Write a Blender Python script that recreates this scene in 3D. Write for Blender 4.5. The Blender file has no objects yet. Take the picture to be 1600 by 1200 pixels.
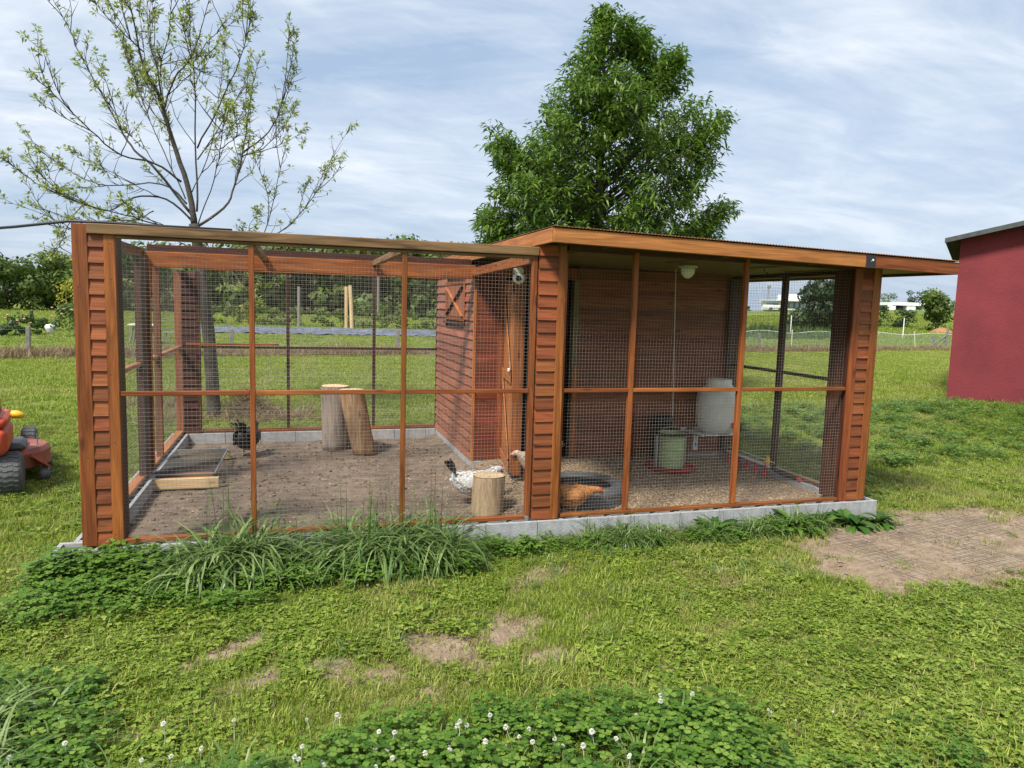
import bpy, bmesh, math, random
import numpy as np
from mathutils import Vector, Matrix, Euler
random.seed(7); rng = np.random.default_rng(11)
R = math.radians
SC = bpy.context.scene
COL = SC.collection
G = -0.17                                   # ground level; z = 0 is the top of the block footing

# ------------------------------------------------------------------ camera
CAM = np.array([1.2819, -4.9639, 1.5848]); YAW, PITCH, ROLL, FPX = 0.2932, -0.1085, 0.0286, 1128.5
_fw = np.array([math.sin(YAW)*math.cos(PITCH), math.cos(YAW)*math.cos(PITCH), math.sin(PITCH)])
_r = np.array([math.cos(YAW), -math.sin(YAW), 0.0]); _u = np.cross(_r, _fw)
_r2 = math.cos(ROLL)*_r + math.sin(ROLL)*_u; _u2 = math.cos(ROLL)*_u - math.sin(ROLL)*_r
cd = bpy.data.cameras.new('camera'); cam = bpy.data.objects.new('camera', cd); COL.objects.link(cam)
cd.sensor_width = 36; cd.lens = 36*FPX/1600; cd.clip_start = 0.05; cd.clip_end = 4000
M = Matrix.Identity(4)
for i in range(3):
    M[i][0], M[i][1], M[i][2], M[i][3] = _r2[i], _u2[i], -_fw[i], CAM[i]
cam.matrix_world = M
SC.camera = cam

# ------------------------------------------------------------------ sky, sun, exposure
SUN = Vector((-0.60, -0.50, 1.0)).normalized()
SUN_EL = math.asin(SUN.z); SUN_AZ = math.atan2(SUN.x, SUN.y)
world = bpy.data.worlds.new('World'); SC.world = world; world.use_nodes = True
nt = world.node_tree; nt.nodes.clear()
def N(nt, t, **kw):
    n = nt.nodes.new(t)
    for k, v in kw.items():
        if k in n.inputs.keys(): n.inputs[k].default_value = v
        else: setattr(n, k, v)
    return n
def L(nt, a, b): nt.links.new(a, b)
wo = N(nt, 'ShaderNodeOutputWorld'); bg = N(nt, 'ShaderNodeBackground', Strength=0.095)
sky = N(nt, 'ShaderNodeTexSky'); sky.sky_type = 'NISHITA'; sky.sun_disc = False
sky.sun_elevation = SUN_EL; sky.sun_rotation = SUN_AZ; sky.air_density = 1.0; sky.dust_density = 2.2; sky.ozone_density = 1.6
geo = N(nt, 'ShaderNodeTexCoord')
sep = N(nt, 'ShaderNodeSeparateXYZ'); L(nt, geo.outputs['Generated'], sep.inputs[0])
zz = N(nt, 'ShaderNodeMath', operation='ADD'); L(nt, sep.outputs['Z'], zz.inputs[0]); zz.inputs[1].default_value = 0.16
zm = N(nt, 'ShaderNodeMath', operation='MAXIMUM'); L(nt, zz.outputs[0], zm.inputs[0]); zm.inputs[1].default_value = 0.03
dx = N(nt, 'ShaderNodeMath', operation='DIVIDE'); L(nt, sep.outputs['X'], dx.inputs[0]); L(nt, zm.outputs[0], dx.inputs[1])
dy = N(nt, 'ShaderNodeMath', operation='DIVIDE'); L(nt, sep.outputs['Y'], dy.inputs[0]); L(nt, zm.outputs[0], dy.inputs[1])
cb = N(nt, 'ShaderNodeCombineXYZ'); L(nt, dx.outputs[0], cb.inputs[0]); L(nt, dy.outputs[0], cb.inputs[1])
mp = N(nt, 'ShaderNodeMapping'); mp.inputs['Rotation'].default_value = (0, 0, R(20)); mp.inputs['Scale'].default_value = (0.62, 1.15, 1); mp.inputs['Location'].default_value = (3.1, 1.7, 0)
L(nt, cb.outputs[0], mp.inputs[0])
n1 = N(nt, 'ShaderNodeTexNoise', Scale=0.9, Detail=9.0, Roughness=0.58, Distortion=0.5); L(nt, mp.outputs[0], n1.inputs['Vector'])
n2 = N(nt, 'ShaderNodeTexNoise', Scale=3.6, Detail=8.0, Roughness=0.62, Distortion=0.9); L(nt, mp.outputs[0], n2.inputs['Vector'])
mx = N(nt, 'ShaderNodeMath', operation='MULTIPLY_ADD'); L(nt, n2.outputs[0], mx.inputs[0]); mx.inputs[1].default_value = 0.35; L(nt, n1.outputs[0], mx.inputs[2])
cr = N(nt, 'ShaderNodeValToRGB'); L(nt, mx.outputs[0], cr.inputs[0])
cr.color_ramp.elements[0].position = 0.46; cr.color_ramp.elements[1].position = 0.80
# fewer clouds low down, a thicker veil overhead
el = N(nt, 'ShaderNodeMapRange'); L(nt, sep.outputs['Z'], el.inputs[0]); el.inputs[1].default_value = 0.02; el.inputs[2].default_value = 0.30
el.inputs[3].default_value = 0.30; el.inputs[4].default_value = 1.0
cm = N(nt, 'ShaderNodeMath', operation='MULTIPLY'); L(nt, cr.outputs[0], cm.inputs[0]); L(nt, el.outputs[0], cm.inputs[1])
veil = N(nt, 'ShaderNodeMixRGB', blend_type='MIX'); veil.inputs[0].default_value = 0.80
L(nt, sky.outputs[0], veil.inputs[1]); veil.inputs[2].default_value = (2.65, 3.45, 4.6, 1)
mix = N(nt, 'ShaderNodeMixRGB', blend_type='MIX'); L(nt, cm.outputs[0], mix.inputs[0]); L(nt, veil.outputs[0], mix.inputs[1]); 
n3 = N(nt, 'ShaderNodeTexNoise', Scale=1.9, Detail=7.0, Roughness=0.6, Distortion=0.6); mp3 = N(nt, 'ShaderNodeMapping'); mp3.inputs['Location'].default_value = (7.7, 2.3, 0.4); L(nt, mp.outputs[0], mp3.inputs[0]); L(nt, mp3.outputs[0], n3.inputs['Vector'])
cr3 = N(nt, 'ShaderNodeValToRGB'); L(nt, n3.outputs[0], cr3.inputs[0]); cr3.color_ramp.elements[0].position = .36; cr3.color_ramp.elements[1].position = .62
cr3.color_ramp.elements[0].color = (.40, .455, .53, 1); cr3.color_ramp.elements[1].color = (.64, .66, .685, 1)
c10 = N(nt, 'ShaderNodeMixRGB', blend_type='MULTIPLY'); c10.inputs[0].default_value = 1.; L(nt, cr3.outputs[0], c10.inputs[1]); c10.inputs[2].default_value = (10, 10, 10, 1); L(nt, c10.outputs[0], mix.inputs[2])
L(nt, mix.outputs[0], bg.inputs[0]); L(nt, bg.outputs[0], wo.inputs[0])
sl = bpy.data.lights.new('sun', 'SUN'); sl.energy = 3.4; sl.angle = R(11.0); sl.color = (1.0, 0.95, 0.87)
so = bpy.data.objects.new('sun', sl); COL.objects.link(so); so.rotation_euler = SUN.to_track_quat('Z', 'Y').to_euler(); so.location = (0, 0, 30)
SC.view_settings.view_transform = 'Standard'; SC.view_settings.look = 'None'
SC.view_settings.exposure = 0.88; SC.view_settings.gamma = 1.0; SC.view_settings.use_curve_mapping = False
SC.render.engine = 'CYCLES'
SC.cycles.max_bounces = 6; SC.cycles.transparent_max_bounces = 8; SC.cycles.caustics_reflective = False; SC.cycles.caustics_refractive = False

# ------------------------------------------------------------------ where things stand
def ray(px, py): return _fw + _r2*(px-800)/FPX - _u2*(py-600)/FPX
def at(px, py, Y): d = ray(px, py); return CAM + d*((Y-CAM[1])/d[1])
def atd(px, py, D): return CAM + ray(px, py)*D
def gnd(px, py, z=G): d = ray(px, py); return CAM + d*((z-CAM[2])/d[2])
def proj(P):
    P = np.atleast_2d(P) - CAM; z = P@_fw
    return 800+FPX*(P@_r2)/z, 600-FPX*(P@_u2)/z, z
def vnoise(x, y, s=1.0, seed=0):
    x = np.asarray(x, float)*s+seed*17.3; y = np.asarray(y, float)*s+seed*31.7
    xi, yi = np.floor(x).astype(np.int64), np.floor(y).astype(np.int64); fx, fy = x-xi, y-yi
    fx = fx*fx*(3-2*fx); fy = fy*fy*(3-2*fy)
    def h(a, b):
        v = np.sin(a*127.1+b*311.7+seed*74.7)*43758.5453; return v-np.floor(v)
    return (h(xi, yi)*(1-fx)+h(xi+1, yi)*fx)*(1-fy)+(h(xi, yi+1)*(1-fx)+h(xi+1, yi+1)*fx)*fy
def fbm(x, y, s, seed=0): return (vnoise(x, y, s, seed)+.5*vnoise(x, y, s*2.1, seed+1)+.25*vnoise(x, y, s*4.3, seed+2))/1.75
def sstep(a, b, v): t = np.clip((v-a)/(b-a), 0, 1); return t*t*(3-2*t)
def terrain(x, y):
    x = np.asarray(x, float); y = np.asarray(y, float)
    d = np.hypot(x, y); side = sstep(0.35, 0.75, x/np.maximum(d, 1e-3))
    return G + 3.0*sstep(48, 135, d)*side + 0.012*(fbm(x, y, 1.3, 5)-.5)*2*(d < 40)
def fence_y(x): return 18.3+0.215*np.asarray(x, float)

# ------------------------------------------------------------------ materials
def mat_base(name):
    m = bpy.data.materials.new(name); m.use_nodes = True; nt = m.node_tree; nt.nodes.clear()
    out = N(nt, 'ShaderNodeOutputMaterial'); p = N(nt, 'ShaderNodeBsdfPrincipled'); L(nt, p.outputs[0], out.inputs[0])
    return m, nt, p, out
def plain(name, col, rough=.6, metal=0., var=.12, scale=8., bump=.0, bscale=40., spec=.5, dirt=None):
    m, nt, p, out = mat_base(name)
    tc = N(nt, 'ShaderNodeTexCoord'); n = N(nt, 'ShaderNodeTexNoise', Scale=scale, Detail=6.0, Roughness=.6); L(nt, tc.outputs['Object'], n.inputs['Vector'])
    r = N(nt, 'ShaderNodeValToRGB'); L(nt, n.outputs[0], r.inputs[0])
    lo = [max(0, c*(1-var*1.6)) for c in col]; hi = [min(1, c*(1+var)) for c in col]
    if dirt: lo = dirt
    r.color_ramp.elements[0].color = (*lo, 1); r.color_ramp.elements[1].color = (*hi, 1); r.color_ramp.elements[0].position = .3; r.color_ramp.elements[1].position = .68
    L(nt, r.outputs[0], p.inputs['Base Color']); p.inputs['Roughness'].default_value = rough; p.inputs['Metallic'].default_value = metal; p.inputs['Specular IOR Level'].default_value = spec
    if bump:
        n2 = N(nt, 'ShaderNodeTexNoise', Scale=bscale, Detail=5.0); L(nt, tc.outputs['Object'], n2.inputs['Vector'])
        b = N(nt, 'ShaderNodeBump', Strength=bump, Distance=.02); L(nt, n2.outputs[0], b.inputs['Height']); L(nt, b.outputs[0], p.inputs['Normal'])
    return m
def wood(name, axis, c1, c2, knot, rough=.55, rnd=(.78, 1.16), knots=True):
    m, nt, p, out = mat_base(name+'_'+'xyz'[axis])
    tc = N(nt, 'ShaderNodeTexCoord'); oi = N(nt, 'ShaderNodeObjectInfo')
    off = N(nt, 'ShaderNodeVectorMath', operation='SCALE'); cbn = N(nt, 'ShaderNodeCombineXYZ')
    for i in range(3): L(nt, oi.outputs['Random'], cbn.inputs[i])
    L(nt, cbn.outputs[0], off.inputs[0]); off.inputs['Scale'].default_value = 37.0
    ad = N(nt, 'ShaderNodeVectorMath', operation='ADD'); L(nt, tc.outputs['Object'], ad.inputs[0]); L(nt, off.outputs[0], ad.inputs[1])
    def mapped(a, b):
        mpn = N(nt, 'ShaderNodeMapping'); s = [b, b, b]; s[axis] = a; mpn.inputs['Scale'].default_value = s; L(nt, ad.outputs[0], mpn.inputs[0]); return mpn
    a1 = mapped(1.1, 14.); g1 = N(nt, 'ShaderNodeTexNoise', Scale=1.6, Detail=5.0, Roughness=.55, Distortion=1.1); L(nt, a1.outputs[0], g1.inputs['Vector'])
    a2 = mapped(3., 120.); g2 = N(nt, 'ShaderNodeTexNoise', Scale=1.5, Detail=4.0, Roughness=.6); L(nt, a2.outputs[0], g2.inputs['Vector'])
    r = N(nt, 'ShaderNodeValToRGB'); L(nt, g1.outputs[0], r.inputs[0])
    r.color_ramp.elements[0].color = (*c1, 1); r.color_ramp.elements[1].color = (*c2, 1); r.color_ramp.elements[0].position = .33; r.color_ramp.elements[1].position = .66
    mr = N(nt, 'ShaderNodeMapRange'); L(nt, g2.outputs[0], mr.inputs[0]); mr.inputs[1].default_value = .3; mr.inputs[2].default_value = .7; mr.inputs[3].default_value = .64; mr.inputs[4].default_value = 1.14
    mu = N(nt, 'ShaderNodeMixRGB', blend_type='MULTIPLY'); mu.inputs[0].default_value = 1.; L(nt, r.outputs[0], mu.inputs[1]); L(nt, mr.outputs[0], mu.inputs[2])
    last = mu.outputs[0]
    if knots:
        a3 = mapped(2.6, 8.); v = N(nt, 'ShaderNodeTexVoronoi', Scale=1.0, Randomness=1.0); L(nt, a3.outputs[0], v.inputs['Vector'])
        kr = N(nt, 'ShaderNodeMapRange'); L(nt, v.outputs['Distance'], kr.inputs[0]); kr.inputs[1].default_value = .05; kr.inputs[2].default_value = .16; kr.inputs[3].default_value = .85; kr.inputs[4].default_value = 0.
        km = N(nt, 'ShaderNodeMixRGB'); L(nt, kr.outputs[0], km.inputs[0]); L(nt, last, km.inputs[1]); km.inputs[2].default_value = (*knot, 1); last = km.outputs[0]
    hs = N(nt, 'ShaderNodeHueSaturation'); L(nt, last, hs.inputs['Color'])
    vr = N(nt, 'ShaderNodeMapRange'); L(nt, oi.outputs['Random'], vr.inputs[0]); vr.inputs[3].default_value = rnd[0]; vr.inputs[4].default_value = rnd[1]; L(nt, vr.outputs[0], hs.inputs['Value'])
    fr = N(nt, 'ShaderNodeMath', operation='MULTIPLY'); L(nt, oi.outputs['Random'], fr.inputs[0]); fr.inputs[1].default_value = 7.31
    f2 = N(nt, 'ShaderNodeMath', operation='FRACT'); L(nt, fr.outputs[0], f2.inputs[0])
    hr = N(nt, 'ShaderNodeMapRange'); L(nt, f2.outputs[0], hr.inputs[0]); hr.inputs[3].default_value = .494; hr.inputs[4].default_value = .506; L(nt, hr.outputs[0], hs.inputs['Hue'])
    L(nt, hs.outputs[0], p.inputs['Base Color']); p.inputs['Roughness'].default_value = rough; p.inputs['Specular IOR Level'].default_value = .35
    b = N(nt, 'ShaderNodeBump', Strength=.25, Distance=.004); L(nt, g2.outputs[0], b.inputs['Height']); L(nt, b.outputs[0], p.inputs['Normal'])
    return m
def wood3(*a, **k): return [wood(a[0], i, *a[1:], **k) for i in range(3)]
STAIN = wood3('stained_wood', (.165, .042, .010), (.34, .104, .026), (.08, .022, .008))
SIDE = wood3('stained_siding', (.155, .041, .012), (.31, .092, .027), (.08, .022, .009), rnd=(.70, 1.22))
REDW = wood3('faded_red_siding', (.215, .072, .041), (.36, .136, .082), (.10, .03, .02), rnd=(.8, 1.15))
DARKW = wood3('dark_stained_wood', (.035, .012, .008), (.085, .030, .018), (.02, .008, .006))  # dark stain, with the shade on inner post faces put into the colour
WALLW = wood3('brown_wall_board', (.17, .052, .024), (.34, .112, .046), (.05, .015, .01), rnd=(.75, 1.2))
WEATH = wood3('weathered_beam', (.10, .050, .022), (.30, .170, .080), (.09, .045, .02))
PALE = wood3('raw_pine', (.50, .34, .17), (.66, .48, .27), (.28, .15, .07), rnd=(.92, 1.06))
LIGHTST = wood3('fresh_stained_wood', (.30, .098, .028), (.48, .185, .054), (.15, .05, .02), rnd=(.95, 1.08))
WALLR = wood('dark_red_wall_board', 0, (.13, .028, .013), (.23, .056, .024), (.05, .015, .01))
OLIVE = wood3('olive_plywood', (.16, .125, .045), (.23, .185, .075), (.10, .07, .03), knots=False, rnd=(.97, 1.03))
WIRE = plain('galvanised_wire', (.25, .225, .20), rough=.45, metal=.0, var=.1, spec=.6)
BLOCK = plain('concrete_block', (.34, .345, .35), rough=.9, var=.16, scale=14, bump=.35, bscale=120)
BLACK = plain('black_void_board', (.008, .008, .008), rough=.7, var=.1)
RUBBER = plain('tyre_rubber', (.095, .097, .10), rough=.75, var=.25, scale=10, bump=.2, bscale=60)
WHITEP = plain('white_plastic', (.82, .83, .76), rough=.4, var=.04)
WHITEM = plain('white_paint', (.78, .79, .78), rough=.5, var=.04)
REDP = plain('red_plastic', (.55, .035, .045), rough=.4, var=.12)
YELP = plain('yellow_plastic', (.80, .48, .03), rough=.4, var=.1)
BLACKP = plain('black_plastic', (.02, .02, .022), rough=.45, var=.2)
GALV = plain('galvanised_sheet', (.40, .52, .26), rough=.38, metal=.25, var=.12, scale=5)
STEEL = plain('grey_steel', (.35, .36, .37), rough=.4, metal=.7, var=.1)
SOILM = plain('run_soil', (.165, .122, .086), rough=.95, var=.28, scale=7, bump=.8, bscale=38)
BEDM = plain('shavings_bed', (.27, .20, .135), rough=.95, var=.35, scale=30, bump=.8, bscale=60)
CABLE = plain('cable_rubber', (.015, .015, .017), rough=.5)
BARK = plain('ash_bark', (.070, .060, .048), rough=.9, var=.3, scale=6, bump=.6, bscale=30)
BARKG = plain('dark_bark', (.075, .066, .052), rough=.9, var=.3, scale=6, bump=.6, bscale=30)
LOGG = wood('grey_log_bark', 2, (.20, .155, .125), (.36, .295, .245), (.12, .09, .07), rough=.9)
LOGB = wood('tan_log_bark', 2, (.20, .115, .06), (.38, .25, .14), (.11, .06, .035), rough=.9)
STUMP = wood('debarked_stump', 2, (.40, .27, .14), (.62, .47, .28), (.25, .15, .07), rough=.8)
ENDG = plain('sawn_end_grain', (.60, .44, .25), rough=.85, var=.2, scale=16)
CHIP = plain('wood_chip', (.44, .32, .195), rough=.85, var=.3, scale=20)
REDWALL = plain('maroon_plaster', (.18, .024, .030), rough=.88, var=.16, scale=.9, bump=.3, bscale=22)
ROOFM = plain('dark_sheet_roof', (.06, .07, .068), rough=.5, var=.2)
HAY = plain('dry_straw', (.26, .20, .115), rough=.95, var=.35, scale=5)
TARP = plain('grey_mulch_film', (.105, .125, .165), rough=.5, var=.4, scale=2.2, bump=.5, bscale=3)
POSTG = plain('grey_fence_post', (.20, .19, .175), rough=.9, var=.2)
DIRT = plain('orange_earth', (.33, .16, .07), rough=.95, var=.2)
MOWR = plain('mower_red_paint', (.52, .075, .032), rough=.5, var=.10, scale=6)
MOWD = plain('worn_red_deck', (.36, .075, .05), rough=.6, var=.35, scale=9, dirt=(.16, .07, .05))
GLASSD = plain('dark_glass', (.08, .11, .13), rough=.1, var=.2)

def foliage(name, cols, trans=.30, rough=.5, patch=0., spec=.3, dry=None, drypos=(.6, .8), pscale=.7):
    """leaf material: tint varies per face-island (vertex attribute 'tint'), per instance and over the ground"""
    m, nt, p, out = mat_base(name)
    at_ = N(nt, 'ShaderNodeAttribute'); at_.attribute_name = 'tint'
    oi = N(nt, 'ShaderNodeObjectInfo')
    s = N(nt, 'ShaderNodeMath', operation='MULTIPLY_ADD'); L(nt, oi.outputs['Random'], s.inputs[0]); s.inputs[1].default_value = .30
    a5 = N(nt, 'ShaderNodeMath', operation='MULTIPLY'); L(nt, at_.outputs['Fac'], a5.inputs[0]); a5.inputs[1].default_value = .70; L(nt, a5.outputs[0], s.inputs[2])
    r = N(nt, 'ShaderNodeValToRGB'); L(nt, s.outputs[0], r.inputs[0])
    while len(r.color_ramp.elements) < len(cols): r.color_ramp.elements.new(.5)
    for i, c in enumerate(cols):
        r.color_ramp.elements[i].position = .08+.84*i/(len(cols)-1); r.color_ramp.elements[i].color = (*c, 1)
    last = r.outputs[0]
    if dry:
        n = N(nt, 'ShaderNodeTexNoise', Scale=pscale, Detail=4.0, Roughness=.6); L(nt, oi.outputs['Location'], n.inputs['Vector'])
        mr = N(nt, 'ShaderNodeMapRange'); L(nt, n.outputs[0], mr.inputs[0]); mr.inputs[1].default_value = drypos[0]; mr.inputs[2].default_value = drypos[1]; mr.inputs[4].default_value = .75
        mm = N(nt, 'ShaderNodeMixRGB'); L(nt, mr.outputs[0], mm.inputs[0]); L(nt, last, mm.inputs[1]); mm.inputs[2].default_value = (*dry, 1); last = mm.outputs[0]
    L(nt, last, p.inputs['Base Color']); p.inputs['Roughness'].default_value = rough; p.inputs['Specular IOR Level'].default_value = spec
    t = N(nt, 'ShaderNodeBsdfTranslucent'); L(nt, last, t.inputs[0])
    mxs = N(nt, 'ShaderNodeMixShader'); mxs.inputs[0].default_value = trans; L(nt, p.outputs[0], mxs.inputs[1]); L(nt, t.outputs[0], mxs.inputs[2]); L(nt, mxs.outputs[0], out.inputs[0])
    return m
F_LAWN = foliage('lawn_blade', [(.105, .175, .015), (.235, .325, .036), (.42, .46, .105)], dry=(.48, .42, .17), drypos=(.50, .74), trans=.35)
F_CLOV = foliage('clover_leaf', [(.075, .145, .014), (.175, .255, .028), (.31, .37, .070)], trans=.30)
F_CLOVB = foliage('lush_shaded_clover_leaf', [(.040, .105, .013), (.098, .195, .022), (.19, .285, .048)], trans=.28)  # lush darker green, with the dense bank's shade put into the colour
F_TALL = foliage('tall_grass_blade', [(.055, .115, .024), (.135, .220, .052), (.27, .345, .13)], trans=.35, spec=.45, rough=.4)
F_WEED = foliage('weed_leaf', [(.030, .090, .015), (.065, .150, .024), (.13, .22, .042)], trans=.3)
F_ASH = foliage('spring_leaf', [(.15, .22, .028), (.27, .345, .06), (.40, .45, .12)], trans=.45)
F_TREE = foliage('dark_leaf', [(.050, .115, .016), (.155, .260, .036), (.34, .45, .10)], trans=.40, spec=.45, rough=.38)
F_FAR = foliage('far_leaf', [(.028, .064, .014), (.070, .122, .024), (.13, .185, .038)], trans=.25)
F_FARL = foliage('far_light_leaf', [(.045, .085, .014), (.10, .155, .026), (.16, .205, .045)], trans=.3)
F_FARD = foliage('far_dark_leaf', [(.014, .034, .014), (.030, .058, .022), (.060, .090, .036)], trans=.2)
F_DRY = foliage('dead_grass', [(.15, .10, .058), (.27, .20, .11), (.42, .33, .19)], trans=.2)
F_YEL = foliage('yellow_leaf', [(.20, .22, .03), (.36, .35, .05), (.48, .45, .08)], trans=.3)
F_FLOW = foliage('clover_flower', [(.55, .56, .46), (.70, .70, .60), (.78, .76, .70)], trans=.25)
F_ROSE = foliage('rose_petal', [(.55, .20, .14), (.65, .35, .28), (.75, .65, .6)], trans=.2)

def ground_material():
    m, nt, p, out = mat_base('lawn_ground')
    ge = N(nt, 'ShaderNodeNewGeometry'); sp = N(nt, 'ShaderNodeSeparateXYZ'); L(nt, ge.outputs['Position'], sp.inputs[0])
    def noise(s, d=5., ro=.6):
        n = N(nt, 'ShaderNodeTexNoise', Scale=s, Detail=d, Roughness=ro); L(nt, ge.outputs['Position'], n.inputs['Vector']); return n
    def ramp(src, cols, p0=.3, p1=.7):
        r = N(nt, 'ShaderNodeValToRGB'); L(nt, src, r.inputs[0])
        while len(r.color_ramp.elements) < len(cols): r.color_ramp.elements.new(.5)
        for i, c in enumerate(cols): r.color_ramp.elements[i].position = p0+(p1-p0)*i/(len(cols)-1); r.color_ramp.elements[i].color = (*c, 1)
        return r
    lawn = ramp(noise(5., 8., .7).outputs[0], [(.085, .105, .022), (.14, .165, .034), (.21, .215, .070)])
    soil = ramp(noise(9., 8., .7).outputs[0], [(.15, .110, .074), (.26, .195, .135), (.38, .295, .21)])
    field = ramp(noise(.12, 7., .65).outputs[0], [(.075, .125, .022), (.14, .185, .038), (.20, .225, .065)])
    fgrain = ramp(noise(1.2, 6., .7).outputs[0], [(.7, .7, .7), (1.2, 1.2, 1.15)])
    fm = N(nt, 'ShaderNodeMixRGB', blend_type='MULTIPLY'); fm.inputs[0].default_value = 1.; L(nt, field.outputs[0], fm.inputs[1]); L(nt, fgrain.outputs[0], fm.inputs[2])
    # beyond the fence line
    lx = N(nt, 'ShaderNodeMath', operation='MULTIPLY_ADD'); L(nt, sp.outputs['X'], lx.inputs[0]); lx.inputs[1].default_value = -.215; L(nt, sp.outputs['Y'], lx.inputs[2])
    st = N(nt, 'ShaderNodeMapRange'); L(nt, lx.outputs[0], st.inputs[0]); st.inputs[1].default_value = 18.1; st.inputs[2].default_value = 18.6
    a = N(nt, 'ShaderNodeMixRGB'); L(nt, st.outputs[0], a.inputs[0]); L(nt, lawn.outputs[0], a.inputs[1]); L(nt, fm.outputs[0], a.inputs[2])
    at_ = N(nt, 'ShaderNodeAttribute'); at_.attribute_name = 'bare'
    nb = noise(14., 5., .65); sb = N(nt, 'ShaderNodeMath', operation='MULTIPLY_ADD'); L(nt, nb.outputs[0], sb.inputs[0]); sb.inputs[1].default_value = .5; L(nt, at_.outputs['Fac'], sb.inputs[2])
    mb = N(nt, 'ShaderNodeMapRange'); L(nt, sb.outputs[0], mb.inputs[0]); mb.inputs[1].default_value = .45; mb.inputs[2].default_value = .75
    b = N(nt, 'ShaderNodeMixRGB'); L(nt, mb.outputs[0], b.inputs[0]); L(nt, a.outputs[0], b.inputs[1]); L(nt, soil.outputs[0], b.inputs[2])
    L(nt, b.outputs[0], p.inputs['Base Color']); p.inputs['Roughness'].default_value = .95; p.inputs['Specular IOR Level'].default_value = .15
    bm = N(nt, 'ShaderNodeBump', Strength=.6, Distance=.03); L(nt, noise(25., 6., .7).outputs[0], bm.inputs['Height']); L(nt, bm.outputs[0], p.inputs['Normal'])
    return m

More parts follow.
